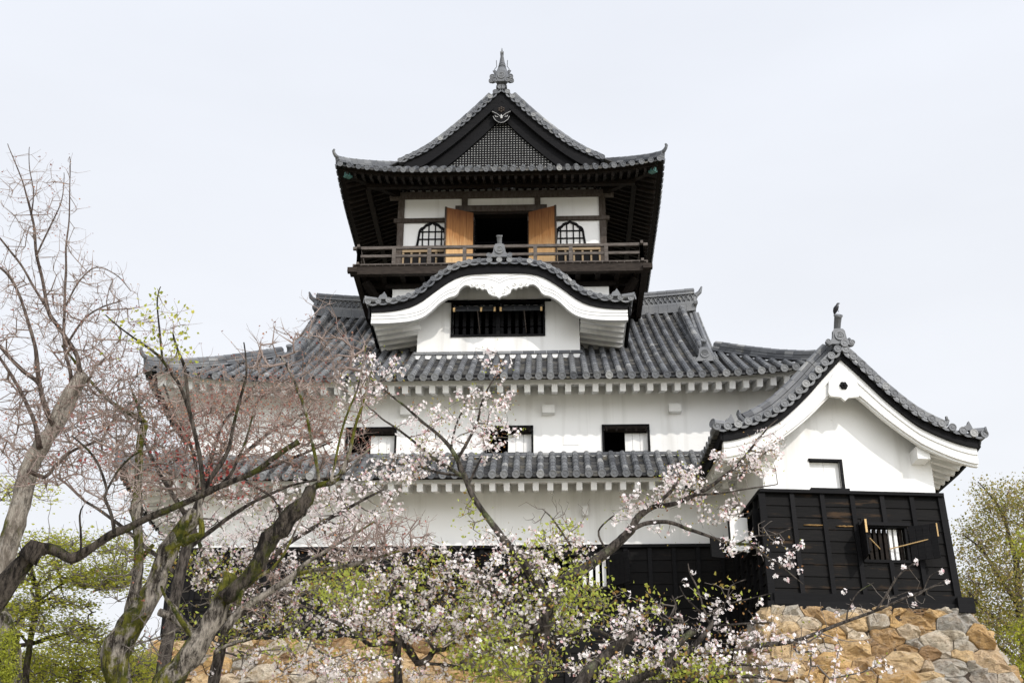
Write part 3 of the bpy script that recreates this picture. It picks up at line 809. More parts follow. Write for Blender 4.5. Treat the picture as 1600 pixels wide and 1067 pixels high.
kwt.band([kc(kup, x, KY + .20) for x in x2], [kc(klo, x, KY + .20, .01) for x in x2], (0, .06, 0))
for d0, d1, yo in ((.0, .12, .11), (.155, .235, .13), (.27, None, .15)):      # mouldings with open grooves between
    hi = [kl(x, d1) if d1 else kc(kup, x, KY, 0) for x in x2]
    lo = [kl(x, d0) for x in x2]
    kwt.band([Vector((p.x, KY + yo, p.z)) for p in hi], [Vector((p.x, KY + yo, p.z)) for p in lo], (0, .199 - yo, 0))
bgb = build(kwt, 'bargeboard', 'white painted timber', kr)
# carved pendant
gp = MB()
half = [(0, -.42), (.08, -.35), (.2, -.33), (.32, -.25), (.36, -.14), (.42, -.10), (.5, -.13), (.58, -.06), (.66, -.09), (.72, -.02), (.84, -.04), (.9, .02), (1.0, .03), (.9, .08), (.5, .10), (.2, .10), (.05, .04), (0, .0)]
gp.prism([(x, z) for x, z in half] + [(-x, z) for x, z in half[-2:0:-1]], (KC, KY + .02, KZ - .86), (1, 0, 0), (0, 0, 1), (0, .1, 0))
for sgn in (-1, 1):
    for cx_, cz, r_ in ((.22, -.12, .09), (.45, .0, .06), (.14, -.26, .05), (.65, .01, .045), (.80, .03, .035)):
        gp.tube([Vector((KC + sgn * (cx_ + math.cos(a) * r_ * (1 - a / 9)), KY + .01, KZ - .86 + cz + math.sin(a) * r_ * (1 - a / 9))) for a in [k * .7 for k in range(9)]], .016, 5)
build(gp, 'carved_pendant', 'white painted timber', kr)
# dormer walls and window
dw = (-2.80, -0.07, 18.56, 19.62)
w = MB(); wall_front(w, -3.87, 1.02, 17.5, 18.85, KW, [(dw[0], dw[1], dw[2], 18.85)], .2)
wall_front(w, -3.87, 1.02, 18.85, 19.7, KW, [(dw[0], dw[1], 18.85, dw[3])], .2)
topc = [(-3.87 + 4.89 * k / 20) for k in range(21)]
A = [Vector((x, KW, KZ + smooth_curve(ktop, abs(x - KC)) - .2)) for x in topc]; B = [Vector((x, KW, 19.7)) for x in topc]
A = [Vector((a.x, a.y, max(a.z, 19.7))) for a in A]
for i in range(20): w.add([B[i], B[i + 1], A[i + 1], A[i]], [(0, 1, 2, 3)])
for x in (-3.87, 1.02): w.box(x - .0, x + .001, KW, 37.3, 17.3, 19.6)
for sgn in (-1, 1):                         # white soffit and brackets under the curved eave tips
    N = 8; q = [2.45 + 1.3 * k / N for k in range(N + 1)]
    w.band([kc(ktop, sgn * x, KY + .34, -.55) for x in q], [kc(ktop, sgn * x, KY + .34, -.60) for x in q], (0, 3.0, 0))
    for k in range(7):
        y = KY + .5 + k * .36
        w.beam(kc(ktop, sgn * 2.4, y, -.78), kc(ktop, sgn * 3.7, y, -.66), .1, .14)
    w.box(KC + sgn * 2.62 - .12, KC + sgn * 2.62 + .12, KY + .35, KW, 18.98, 19.2)
dwl = build(w, 'dormer_wall', 'white plaster', keep)
f = MB(); frame_boxes(f, *dw, KW - .05, KW + .1, .06)
f.box(dw[0] - .25, dw[1] + .25, KW - .12, KW - .051, dw[3] + .03, dw[3] + .08)
f.box((dw[0] + dw[1]) / 2 - .06, (dw[0] + dw[1]) / 2 + .06, KW - .04, KW + .12, dw[2], dw[3])
wf = build(f, 'dormer_window', 'black timber', keep)
d = MB(); dark_box(d, *dw, KW + .2, KW + 1.2)
build(d, 'opening', 'dark room', wf)
bb = MB()
for k in range(12):
    x = dw[0] + (dw[1] - dw[0]) * (k + .5) / 12; bb.box(x - .05, x + .05, KW + .06, KW + .16, dw[2], dw[3], .4)
build(bb, 'lattice', 'black timber', wf)
for k in range(2):
    s = MB(); ends = []; xa = dw[0] + .04 + k * 1.40; xb = xa + 1.26
    tp = Vector((0, KW - .06, dw[3] - .10)); lo = Vector((0, KW - .42, dw[3] - .42)); dd = (lo - tp)
    for q in range(4):
        a, b = tp + dd * (q / 4), tp + dd * ((q + 1) / 4 - .02)
        s.add([Vector((x, p.y, p.z)) for p in (a, b) for x in (xa, xb)] + [Vector((x, p.y + .03, p.z - .03)) for p in (a, b) for x in (xa, xb)],
              [(0, 2, 3, 1), (4, 5, 7, 6), (0, 1, 5, 4), (2, 6, 7, 3), (0, 4, 6, 2), (1, 3, 7, 5)], random.random())
    for q in range(4):
        x = xa + .02 + q * (xb - xa - .04) / 3
        s.beam(Vector((x, tp.y - .02, tp.z + .02)), Vector((x, lo.y - .02, lo.z + .02)), .04, .04)
        if q in ((0, 3, 2) if k == 0 else (0, 3)): ends.append(MB().box(x - .03, x + .03, lo.y - .05, lo.y - .02, lo.z - .07, lo.z + .06, .1))
    sh = build(s, 'raised_shutter', 'grey-black shutter', wf)
    for pe in ends: build(pe, 'worn_end', 'bare pale wood', sh)
    r_ = MB(); r_.tube([Vector((xa + .72, lo.y + .02, lo.z)), Vector((xa + .78, KW - .02, dw[2] + .06))], .014, 6); build(r_, 'prop_stick', 'weathered timber', wf)
fl = MB()
for k in range(14):
    a = -3.95 + 5.05 * k / 14; fl.box(a + .004, a + 5.05 / 14 - .004, KW - .16, KW - .003, 17.86, 17.95)
build(fl, 'flashing_tiles', 'tile', dwl)
pl = MB(); pl.box(-3.95, 1.1, KW - .12, KW - .004, 17.6, 17.855); build(pl, 'mortar_bed', 'white plaster', dwl)

# ---- watchtower
TW = 3.54; TY0, TY1 = 37.3, 44.3; TC = CX
w = MB()
door = (-2.36, -.57, 21.8, 24.50)
wall_front(w, TC - TW + .02, TC + TW - .02, 19.3, 25.5, TY0 + .06, [door], .2)
for sx in (-1, 1):
    x = TC + sx * (TW - .06); w.add([Vector((x, TY0 + .06, 19.3)), Vector((x, TY1, 19.3)), Vector((x, TY1, 25.5)), Vector((x, TY0 + .06, 25.5))], [(0, 1, 2, 3)])
w.add([Vector((TC - TW + .06, TY1, 19.3)), Vector((TC + TW - .06, TY1, 19.3)), Vector((TC + TW - .06, TY1, 25.5)), Vector((TC - TW + .06, TY1, 25.5))], [(3, 2, 1, 0)])
yl3 = 36.72
w.box(TC - TW + .02, TC + TW - .02, yl3, TY0 + .05, 19.0, 21.43, .5)
tw = build(w, 'tower_wall', 'white plaster', keep)
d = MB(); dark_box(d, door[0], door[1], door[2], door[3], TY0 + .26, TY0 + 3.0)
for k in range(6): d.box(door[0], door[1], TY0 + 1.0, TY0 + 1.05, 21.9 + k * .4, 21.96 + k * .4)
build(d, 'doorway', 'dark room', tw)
t = MB()
for x in (TC - TW + .11, TC + TW - .11):
    t.box(x - .11, x + .11, TY0, TY0 + .22, 21.5, 25.3)
    t.box(x - .11, x + .11, TY1 - .22, TY1 + .02, 21.5, 25.3)
t.box(TC - TW - .12, door[0] - .01, TY0 - .04, TY0 + .03, 24.17, 24.32); t.box(door[1] + .01, TC + TW + .12, TY0 - .04, TY0 + .03, 24.17, 24.32)
for x in (-2.71, -.22): t.box(x - .1, x + .1, TY0 - .0, TY0 + .1, 24.52, 25.3)
t.box(-3.02, .10, TY0 - .10, TY0 + .06, 24.52, 24.76)
t.box(TC - TW - .3, TC + TW + .3, TY0 - .05, TY0 + .12, 25.12, 25.36)
for sx in (-1, 1):
    for yy in (TY0 + 2.3, TY0 + 4.7): t.box(TC + sx * TW - .06, TC + sx * TW + .06, yy - .1, yy + .1, 21.5, 25.3)
    t.box(TC + sx * (TW + .01) - .05, TC + sx * (TW + .01) + .05, TY0 + .03, TY1, 24.18, 24.31)
build(t, 'timber_frame', 'weathered timber', tw)
t = MB(); t.box(door[0] - .05, door[0], TY0 - .02, TY0 + .25, 21.8, 24.51); t.box(door[1], door[1] + .05, TY0 - .02, TY0 + .25, 21.8, 24.51); t.box(door[0] - .05, door[1] + .05, TY0 - .03, TY0 + .25, 24.44, 24.519)
build(t, 'door_frame', 'dark eave timber', tw)
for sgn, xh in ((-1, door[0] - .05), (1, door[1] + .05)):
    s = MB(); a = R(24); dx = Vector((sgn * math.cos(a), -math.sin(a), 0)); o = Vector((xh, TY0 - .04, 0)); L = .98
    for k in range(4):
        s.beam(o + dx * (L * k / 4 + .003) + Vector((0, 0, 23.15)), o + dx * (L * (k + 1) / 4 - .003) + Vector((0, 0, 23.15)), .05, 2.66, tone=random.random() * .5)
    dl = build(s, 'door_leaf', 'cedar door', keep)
    s = MB(); s.beam(o + dx * L + Vector((0, 0, 21.8)), o + dx * L + Vector((0, 0, 24.5)), .05, .07, up=dx); build(s, 'edge_rail', 'weathered timber', dl)

def bell_window(xc, zb, parent):
    """cusped bell-shaped window: black frame, paper panes, black bars"""
    hw_, h = .54, .98
    half = [(0, 1.0), (.07, .955), (.16, .925), (.30, .905), (.44, .865), (.52, .80), (.60, .765), (.72, .735), (.82, .66), (.87, .55), (.92, .3), (1.0, 0.0)]
    outer = [(x * hw_, z * h) for x, z in half]; inner = [(x * hw_ * .86, z * h * .90) for x, z in half]
    f = MB(); y = TY0 + .02
    for sgn in (-1, 1):
        f.band([Vector((xc + sgn * x, y, zb + z)) for x, z in outer], [Vector((xc + sgn * x, y, zb + z)) for x, z in inner], (0, .06, 0), .4)
    f.box(xc - hw_ - .03, xc + hw_ + .03, y - .03, y + .06, zb - .09, zb, .4)
    o = build(f, 'bell_window', 'black timber', parent)
    p = MB(); poly = inner + [(-x, z) for x, z in inner[-1:0:-1]]
    p.prism(poly, (xc, y + .045, zb), (1, 0, 0), (0, 0, 1), (0, .03, 0)); build(p, 'pane', 'paper', o)
    b = MB()
    def top(x):
        x = abs(x); pts = inner
        for (xa, za), (xb_, zb_) in zip(pts, pts[1:]):
            if xa <= x <= xb_: return za + (zb_ - za) * (x - xa) / max(1e-6, xb_ - xa)
        return 0
    for k in (-.32, -.11, .11, .32): b.box(xc + k - .022, xc + k + .022, y + .012, y + .046, zb, zb + top(k) + .01, .4)
    for z in (.27, .56):
        xx = max(x for x, zz in inner if zz <= z + .2); xx = min(xx, .47)
        b.box(xc - xx, xc + xx, y + .008, y + .045, zb + z - .022, zb + z + .022, .4)
    build(b, 'lattice', 'black timber', o)
bell_window(-3.80, 23.26, keep); bell_window(.87, 23.22, keep)
# low lattice of pale uprights in front of the dark wainscot, under the bell windows
for xa, xb in ((TC - TW + .22, -3.32), (.38, TC + TW - .22)):
    s = MB(); s.box(xa, xb, TY0 + .005, TY0 + .055, 21.8, 23.02); s_ = build(s, 'wainscot', 'black timber', keep)
    p = MB(); p.box(xa, xb, TY0 - .07, TY0 - .002, 22.98, 23.10, .2)
    n = 5
    for k in range(n + 1):
        x = xa + .03 + (xb - xa - .06) * k / n; p.box(x - .03, x + .03, TY0 - .05, TY0 - .001, 21.8, 22.978, .2)
    build(p, 'uprights', 'aged pale wood', s_)

# ---- balcony
BX = 4.72; BY0, BY1 = 36.0, 45.6
b = MB()
b.box(TC - BX, TC + BX, BY0, BY1, 21.68, 21.78, .4)
n = 40
for k in range(n): 
    x = TC - BX + 2 * BX * k / n; b.box(x + .01, x + 2 * BX / n - .01, BY0 - .03, BY0 + 1.28, 21.782, 21.81)
b.box(TC - BX - .1, TC + BX + .1, BY0 - .02, BY0 + .16, 21.47, 21.678, .3)
b.box(TC - BX - .1, TC + BX + .1, BY1 - .16, BY1 + .02, 21.47, 21.678, .3)
for sx in (-1, 1):
    x = TC + sx * (BX - .08); b.box(x - .09, x + .09, BY0 + .162, BY1 - .162, 21.48, 21.676, .3)
    b.box(TC + sx * (BX + .02) - .15, TC + sx * (BX + .02) + .15, BY0 - .17, BY0 - .022, 21.49, 21.66, .1)
bal = build(b, 'balcony', 'worn dark timber', keep)
j = MB()
for k in range(15):
    x = TC - 4.4 + 8.8 * k / 14; j.box(x - .08, x + .08, BY0 + .17, TY0, 21.46, 21.66)
for k in range(14):
    y = BY0 + .9 + (BY1 - BY0 - 1.8) * k / 13
    for sx in (-1, 1): j.box(min(TC + sx * TW, TC + sx * 4.5), max(TC + sx * TW, TC + sx * 4.5), y - .08, y + .08, 21.44, 21.66)
for sx in (-1, 1):
    j.beam((TC + sx * (TW + .1), TY0 + .05, 20.55), (TC + sx * (BX - .35), BY0 + .35, 21.40), .18, .22)
    for y in (38.6, 40.8, 43.0): j.beam((TC + sx * (TW - .05), y, 20.65), (TC + sx * (BX - .35), y, 21.42), .16, .18)
    j.box(TC + sx * (TW + .02) - .06, TC + sx * (TW + .02) + .06, TY0 + .04, TY1, 21.05, 21.44)
j.box(TC - TW - .2, TC + TW + .2, yl3 - .12, yl3 - .002, 21.30, 21.438)
build(j, 'joists', 'dark eave timber', bal)
rl = MB()
def rail_run(p, q, ext, posts):
    p, q = Vector(p), Vector(q); d = (q - p).normalized(); Z = lambda z: Vector((0, 0, z))
    rl.beam(p - d * ext + Z(22.50), q + d * ext + Z(22.50), .085, .10, tone=.2)
    rl.beam(p + Z(22.20), q + Z(22.20), .06, .09, tone=.3)
    rl.beam(p - d * ext * .9 + Z(21.86), q + d * ext * .9 + Z(21.86), .09, .09, tone=.3)
    n_ = posts
    for k in range(n_ + 1):
        c = p.lerp(q, k / n_); h = 22.62 if k in (0, n_) else 22.45
        rl.box(c.x - .06, c.x + .06, c.y - .06, c.y + .06, 21.81, h, random.random() * .5)
e = BX - .13
rail_run((TC - e, BY0 + .12, 0), (TC + e, BY0 + .12, 0), .2, 8)
rail_run((TC - e, BY0 + .12, 0), (TC - e, BY1 - .12, 0), .2, 8)
rail_run((TC + e, BY0 + .12, 0), (TC + e, BY1 - .12, 0), .2, 8)
rail_run((TC - e, BY1 - .12, 0), (TC + e, BY1 - .12, 0), .2, 8)
build(rl, 'railing', 'balcony timber', bal)

# ---- top roof: hip-and-gable, gable to the front
UH = 5.42; UY0, UY1 = 35.4, 46.2; UZ = 25.0; GY = 36.75; ZAP = 29.42
def uprof(t):      # side slope: run from the side eave to the ridge
    return smooth_curve([(0, 0), (1., .74), (2.05, 1.42), (2.87, 1.88), (3.85, 2.72), (4.7, 3.60), (5.42, ZAP - UZ)], t)
def ulift(u, h, t): 
    k = max(0, (abs(u) - (h - 3.2)) / 3.2); return .34 * min(1.05, k) ** 2.2 * max(0, 1 - t / 2.05) ** 1.5
UD = (UY1 - UY0) / 2; UYC = (UY0 + UY1) / 2
def UF(u, t): return Vector((CX + u, UY0 + t, UZ + uprof(t) * 1.0 + ulift(u, UH, t)))
def UB(u, t): return Vector((CX - u, UY1 - t, UZ + uprof(t) + ulift(u, UH, t)))
def UL(u, t): return Vector((CX - UH + t, UYC - u, UZ + uprof(t) + ulift(u, UD, t)))
def UR(u, t): return Vector((CX + UH - t, UYC + u, UZ + uprof(t) + ulift(u, UD, t)))
rt, pn = MB(), MB()
n = round(2 * UH / .305); us = [-UH + 2 * UH * (i + .5) / n for i in range(n)]
for F in (UF, UB): tile_field(rt, pn, F, us, lambda u: min(1.75, UH - abs(u) + .02), r=.08)
n = round(2 * UD / .305); us = [-UD + 2 * UD * (i + .5) / n for i in range(n)]
for F in (UL, UR): tile_field(rt, pn, F, us, lambda u: 5.2 if abs(u) < UYC - GY - .1 else min(2.05, UD - abs(u) + .02), r=.08)
for F in (UF, UB):
    for sx in (-1, 1):
        hip = [F(sx * (UH - t), t) + Vector((0, 0, .05)) for t in (.05, .4, .8, 1.2, 1.6, 2.0)]
        ridge(rt, hip, .2, .18, 2, .085)
        hd_ = (hip[0] - hip[3]); hd_.z = 0; tip_tile(rt, hip[0] + Vector((0, 0, .2)), hd_, .62)
        oy = F(0, 0) - F(0, 1); oy.z = 0; oy.normalize()
        yv = GY if oy.y < 0 else UY1 - (GY - UY0)
        sxx = sx if oy.y < 0 else -sx
        N = 26; cur = []
        for k in range(N + 1):
            t = 1.95 + (5.38 - 1.95) * k / N
            cur.append(Vector((CX + sxx * (UH - t), yv, UZ + uprof(t) - .02)))
        verge(rt, cur, oy, .08, .265, .4)
        up_ = [c - oy * .25 + Vector((0, 0, .1)) for c in cur]
        for a, b_ in zip(up_[::1], up_[1::1]): rt.tube([b_, a + (a - b_) * .1], [.075, .085], 8, tone=min(1, max(0, random.gauss(.55, .22))))
        dn = [c - oy * .62 + Vector((0, 0, .04)) for c in cur[1::4]]
        ridge(rt, dn[::-1], .26, .34, 4, .11)
ridge(rt, [Vector((CX, GY + .1, ZAP + .0)), Vector((CX, UY1 - (GY - UY0) - .1, ZAP + .0))], .36, .42, 5, .13)
for oy, yv in ((-1, GY - .05), (1, UY1 - (GY - UY0) + .05)):
    o = Vector((CX, yv, ZAP + .22))
    onigawara(rt, o, (1, 0, 0), (0, oy, 0), .66, horn=0)
    for sgn in (-1, 1):
        for (xx, zz, rr) in ((.32, .12, .10), (.36, -.06, .09), (.22, -.02, .1)):
            rt.disc(o + Vector((sgn * xx, oy * .04, zz)), (0, oy, 0), (0, 0, 1), rr, .03, tone=.6)
ur = build(rt, 'top_roof', 'tile', keep); build(pn, 'pan_tiles', 'pan', ur)
def fish_finial(oy, yv):
    s = MB(); o = Vector((CX, yv, ZAP + .45))
    path = [o + Vector((0, oy * -.0, 0)), o + Vector((0, oy * -.04, .22)), o + Vector((0, oy * -.16, .48)), o + Vector((0, oy * -.28, .74)), o + Vector((0, oy * -.28, 1.0)), o + Vector((0, oy * -.18, 1.24)), o + Vector((0, oy * -.08, 1.48))]
    s.tube(path, [.25, .24, .20, .15, .10, .05, .010], 12, tone=.55)
    for k in range(7):                        # rows of scales
        z = .12 + k * .13; r_ = .225 - k * .02; c = o + Vector((0, oy * (-.03 - .04 * k), z))
        ring = [c + Vector((math.cos(a) * r_, math.sin(a) * r_, 0)) for a in [math.pi * 2 * i / 14 for i in range(15)]]
        s.tube(ring, .02, 5, tone=.45 + .2 * (k % 2), caps=False)
    for sgn in (-1, 1):                       # side fins and bird-guard spikes
        s.prism([(0, 0), (.16, .08), (.14, .22), (.19, .34), (.08, .36), (.03, .2)], o + Vector((sgn * .14, oy * -.08, .16)), (sgn, 0, 0), (0, 0, 1), (0, .05, 0), .5)
        s.tube([o + Vector((sgn * .26, oy * -.05, .2)), o + Vector((sgn * .265, oy * -.08, .55)), o + Vector((sgn * .19, oy * -.15, .72)), o + Vector((sgn * .20, oy * -.15, 1.0))], .014, 5, tone=.2)
        s.disc(o + Vector((sgn * .1, oy * .2, .16)), (sgn * .4, oy, .2), (0, 0, 1), .05, .02, tone=.8)
    for k in range(3):                        # tail rays
        a = (k - 1) * .10; s.tube([path[4], path[5] + Vector((a * .3, 0, .0)), path[6] + Vector((a * .55, oy * .02, -.14 * abs(k - 1)))], [.05, .03, .01], 5, tone=.5)
    build(s, 'fish_finial', 'tile', keep)
fish_finial(-1, GY + .30); fish_finial(1, UY1 - (GY - UY0) - .30)

# front and back gable boards, lattice, pendant
for oy, yv in ((-1, GY), (1, UY1 - (GY - UY0))):
    g = MB(); N = 24
    def gc(x, dz): return Vector((CX + x, yv + (-oy) * .14, UZ + uprof(UH - abs(x)) + dz))
    for sgn in (-1, 1):
        xx = [sgn * 3.35 * (1 - k / N) for k in range(N + 1)]
        g.band([gc(x, -.10) for x in xx], [gc(x, -.10 - .17 ) for x in xx], (0, -oy * .3, 0), .5)
        g.band([gc(x, -.19) + Vector((0, oy * .05, 0)) for x in xx], [gc(x, -.62) + Vector((0, oy * .05, 0)) for x in xx], (0, -oy * .1, 0), .3)
        g.band([gc(x, -.5) + Vector((0, -oy * .12, 0)) for x in xx], [gc(x, -1.20) + Vector((0, -oy * .12, 0)) for x in xx], (0, -oy * .1, 0), .6)
    gb = build(g, 'gable_boards', 'black timber', ur)
    zb_ = UZ + uprof(1.75) + .02; yl = yv - oy * .34
    p = MB(); poly = [Vector((CX + x, yl - oy * .016, max(zb_ - .3, UZ + uprof(UH - abs(x)) - .5))) for x in [3.2 - 6.4 * k / 30 for k in range(31)]]
    p.add([Vector((CX - 3.2, yl - oy * .016, zb_ - .3)), Vector((CX + 3.2, yl - oy * .016, zb_ - .3))] + poly, [tuple(range(33))]); build(p, 'gable_infill', 'aged inlay', gb)
    L = MB(); s_ = .098
    for k in range(-24, 25):
        x = k * s_; zt = UZ + uprof(UH - abs(x)) - .78
        if zt > zb_: L.box(CX + x - .0245, CX + x + .0245, min(yl, yl - oy * .012), max(yl, yl - oy * .012), zb_ - .05, zt, .6)
    for k in range(30):
        z = zb_ + .03 + k * s_; x = 0
        while x < 2.6 and UZ + uprof(UH - x) - .78 > z: x += .02
        if x > .03: L.box(CX - x, CX + x, min(yl + oy * .004, yl - oy * .008), max(yl + oy * .004, yl - oy * .008), z - .0245, z + .0245, .6)
    build(L, 'lattice', 'black timber', gb)
    q = MB(); o = Vector((CX, yv - oy * .16 + oy * .09, 28.28)); az = Vector((0, 0, 1))
    half = [(0, -.42), (.1, -.40), (.2, -.32), (.28, -.25), (.30, -.12), (.24, -.04), (.34, .04), (.30, .12), (.2, .3), (0, .48)]
    q.prism(half + [(-x, z) for x, z in half[-2:0:-1]], o, (1, 0, 0), az, (0, -oy * .08, 0), .4)
    pd = build(q, 'pendant', 'black timber', gb)
    q = MB()
    pf = [(-.32, .07), (-.24, .02), (-.16, -.02), (-.1, -.08), (-.04, -.14), (0, -.17), (.04, -.14), (.1, -.08), (.16, -.02), (.24, .02), (.32, .07)]
    q.tube([o + Vector((x, oy * .012, z)) for x, z in pf], .009, 5)
    q.tube([o + Vector((x, oy * .012, z)) for x, z in [(-.29, -.14), (-.22, -.28), (-.1, -.39), (0, -.41), (.1, -.39), (.22, -.28), (.29, -.14)]], .008, 5)
    q.tube([o + Vector((0, oy * .015, -.24)), o + Vector((0, oy * .02, -.15)), o + Vector((0, oy * .015, -.08))], [.03, .05, .015], 8)
    for sgn in (-1, 1): q.tube([o + Vector((sgn * .12, oy * .012, -.16)), o + Vector((sgn * .2, oy * .012, -.15)), o + Vector((sgn * .22, oy * .012, -.11))], .014, 5)
    build(q, 'white_inlay', 'aged inlay', pd)
    q = MB()
    for k in range(6):
        a = math.pi * k / 3 + .52; c = o + Vector((math.cos(a) * .085, oy * .03, .14 + math.sin(a) * .085)); q.tube([c, c + Vector((0, oy * .03, 0))], [.04, .02], 8, tone=.2)
    q.tube([o + Vector((0, oy * .02, .14)), o + Vector((0, oy * .07, .14))], [.035, .02], 8, tone=.2)
    build(q, 'hexagonal_boss', 'weathered timber', pd)
eave_under(keep, UH, UY0, UY1, 24.78, 1.9, .36, .27, .09, .12, .22, TY0, TW, .34, 3.2, 'dark eave timber', 'dark eave timber', tip_h=.07, zfas=.06)
# second, lower tier of eave beams and the corner struts with green copper caps
b = MB(); caps = []
b.box(TC - 4.5, TC + 4.5, 36.32, 36.48, 24.98, 25.14); b.box(TC - 4.5, TC + 4.5, 45.12, 45.28, 24.98, 25.14)
for sx in (-1, 1):
    b.box(TC + sx * 4.48 - .08, TC + sx * 4.48 + .08, 36.482, 45.118, 24.98, 25.14)
    for yv, oy in ((UY0, -1), (UY1, 1)):
        p = Vector((TC + sx * (UH - .30), yv - oy * .30, 25.14)); q_ = Vector((TC + sx * (TW - .1), (TY0 if oy < 0 else TY1) - oy * .1, 25.30))
        b.beam(p, q_, .16, .2)
        cpz = MB(); caps.append(cpz)
        cpz.beam(p + (p - q_).normalized() * .03, p + (p - q_).normalized() * -.2, .185, .225)
        cpz.beam(p + Vector((0, 0, .19)) + (p - q_).normalized() * .1, p + Vector((0, 0, .19)) - (p - q_).normalized() * .1, .15, .15)
bb_ = build(b, 'eave_beams', 'dark eave timber', ur); [build(q, 'copper_cap', 'copper', bb_) for q in caps]

# ================================================================== THE CORNER TURRET
PSI = R(6.0)
_d = ray(1205, 947); _t = (ZB - EYE) / _d[2]
TO = Vector((_d[0] * _t, _d[1] * _t, ZB))
tur = thing('corner_turret', 'small white turret with a curved gable over black weatherboards, standing forward of the keep', 'turret', TO, PSI, local=(0, 0, ZB))
UC = 2.19
yt = [(0, 15.58), (.5, 15.05), (1.0, 14.50), (1.7, 13.86), (2.4, 13.41), (3.0, 13.14), (3.38, 13.06)]
def yz(u): return smooth_curve(yt, abs(u - UC))
RV0, RV1 = -.70, 3.25; EH = 3.36
def ylift(v): return .22 * max(0, 1 - (v - RV0) / 1.8) ** 2
def YS(sgn):
    def S_(u, t):
        x = EH - t; return Vector((UC + sgn * x, u, yz(UC + x) + ylift(u) * max(0, 1 - t / 1.6)))
    return S_
rt, pn = MB(), MB()
n = 13; us = [RV0 + .42 + (RV1 - RV0 - .5) * k / n for k in range(n + 1)]
for sgn in (-1, 1): tile_field(rt, pn, YS(sgn), us, lambda u: EH - .05, r=.08)
for sgn in (-1, 1):
    N = 26; cur = [YS(sgn)(RV0, .02 + (EH - .12) * k / N) + Vector((0, 0, -.03)) for k in range(N + 1)]
    verge(rt, cur[::-1], (0, -1, 0), .086, .262, .4)
    for off in (.30, .52):
        row = [YS(sgn)(RV0 + off, .06 + (EH - .12) * k / N) + Vector((0, 0, .10 if off > .4 else .05)) for k in range(1, N + 1)]
        for a, b in zip(row[::2], row[2::2]): rt.tube([a - (b - a) * .05, b], [.088, .08], 8, tone=min(1, max(0, random.gauss(.6, .2))))
    dn = [YS(sgn)(RV0 + .52, .95 + (EH - 1.0) * k / 10) + Vector((0, 0, .04)) for k in range(11)]
    ridge(rt, dn, .22, .28, 3, .095)
    tip_tile(rt, dn[0] + Vector((0, 0, .12)), (sgn, -.25, -.2), .8)
    e = YS(sgn)(RV0 + .05, .0) + Vector((0, 0, .03))
    rt.tube([e + Vector((-sgn * .35, .06, .04)), e + Vector((sgn * .05, .0, .05))], [.08, .095], 10, tone=.6)
    rt.disc(e + Vector((sgn * .08, -.02, .05)), (sgn, -.5, .1), (0, 0, 1), .115, .02, tone=.7)
    rt.prism([(-.14, -.05), (.12, -.05), (.08, .08), (.03, .2), (-.02, .10), (-.1, .06)], YS(sgn)(RV0 + .04, .38) + Vector((0, 0, .1)), (1, 0, 0), (0, 0, 1), (0, .1, 0), .5)
ridge(rt, [Vector((UC, RV0 + .2, 15.54)), Vector((UC, 1.95, 15.50))], .34, .30, 4, .11)
onigawara(rt, Vector((UC, RV0 + .02, 15.66)), (1, 0, 0), (0, -1, 0), .62, horn=.52, tilt=1.2, hr=1.25)
rt.disc(Vector((UC + .08, RV0 - .05, 15.60)), (0, -1, 0), (0, 0, 1), .1, .02, tone=.75)
tr = build(rt, 'roof', 'tile', tur); build(pn, 'pan_tiles', 'pan', tr)
N = 48; ux = [UC - 3.2 + 6.4 * k / N for k in range(N + 1)]
def lf_(u): return ylift(RV0) * max(0, 1 - (EH - abs(u - UC)) / 1.6)
g = MB()
g.band([Vector((u, RV0 + .10, yz(u) + lf_(u) - .12)) for u in ux], [Vector((u, RV0 + .10, yz(u) + lf_(u) - .36)) for u in ux], (0, .2, 0))
g.band([Vector((u, RV0 + .3, yz(u) - .10)) for u in ux], [Vector((u, RV0 + .3, yz(u) - .15)) for u in ux], (0, RV1 - RV0 - .32, 0))
for sgn in (-1, 1):
    for k in range(8):
        v0, v1 = RV0 + .1 + 4.0 * k / 8, RV0 + .1 + 4.0 * (k + 1) / 8
        A = [Vector((UC + sgn * 3.24, v, yz(UC + 3.2) + ylift(v) - .10)) for v in (v0, v1)]; g.band(A, [a - Vector((0, 0, .24)) for a in A], (-sgn * .07, 0, 0))
build(g, 'fascia', 'black timber', tr)
g = MB()
def bgd(u, d, y): return Vector((u, y, yz(u) + lf_(u) - d))
for sgn in (-1, 1):
    ub = [UC + sgn * 3.16 * k / 30 for k in range(31)]
    wd = lambda u: .38 + .20 * max(0, 1 - abs(u - UC) / 1.6)
    g.band([bgd(u, .36, RV0 + .2) for u in ub], [bgd(u, .36 + wd(u), RV0 + .2) for u in ub], (0, .14, 0))
    g.band([bgd(u, .36, RV0 + .17) for u in ub], [bgd(u, .36 + wd(u) * .42, RV0 + .17) for u in ub], (0, .029, 0))
    g.band([bgd(u, .355 + wd(u), RV0 + .26) for u in ub], [bgd(u, .42 + wd(u), RV0 + .26) for u in ub], (0, .1, 0))
bgb2 = build(g, 'bargeboard', 'white painted timber', tr)
g = MB(); half = [(0, -.40), (.1, -.31), (.36, -.28), (.40, -.2), (.36, .1), (.2, .35), (0, .55)]
g.prism(half + [(-x, z) for x, z in half[-2:0:-1]], (UC - .03, RV0 + .10, 14.48), (1, 0, 0), (0, 0, 1), (0, .09, 0))
pd = build(g, 'pendant', 'white painted timber', tr)
g = MB(); c = Vector((UC - .03, RV0 + .09, 14.48))
for k in range(6):
    a = math.pi * k / 3; g.tube([c + Vector((math.cos(a) * .062, 0, math.sin(a) * .062)), c + Vector((math.cos(a) * .055, -.05, math.sin(a) * .055))], [.05, .035], 9, tone=.4)
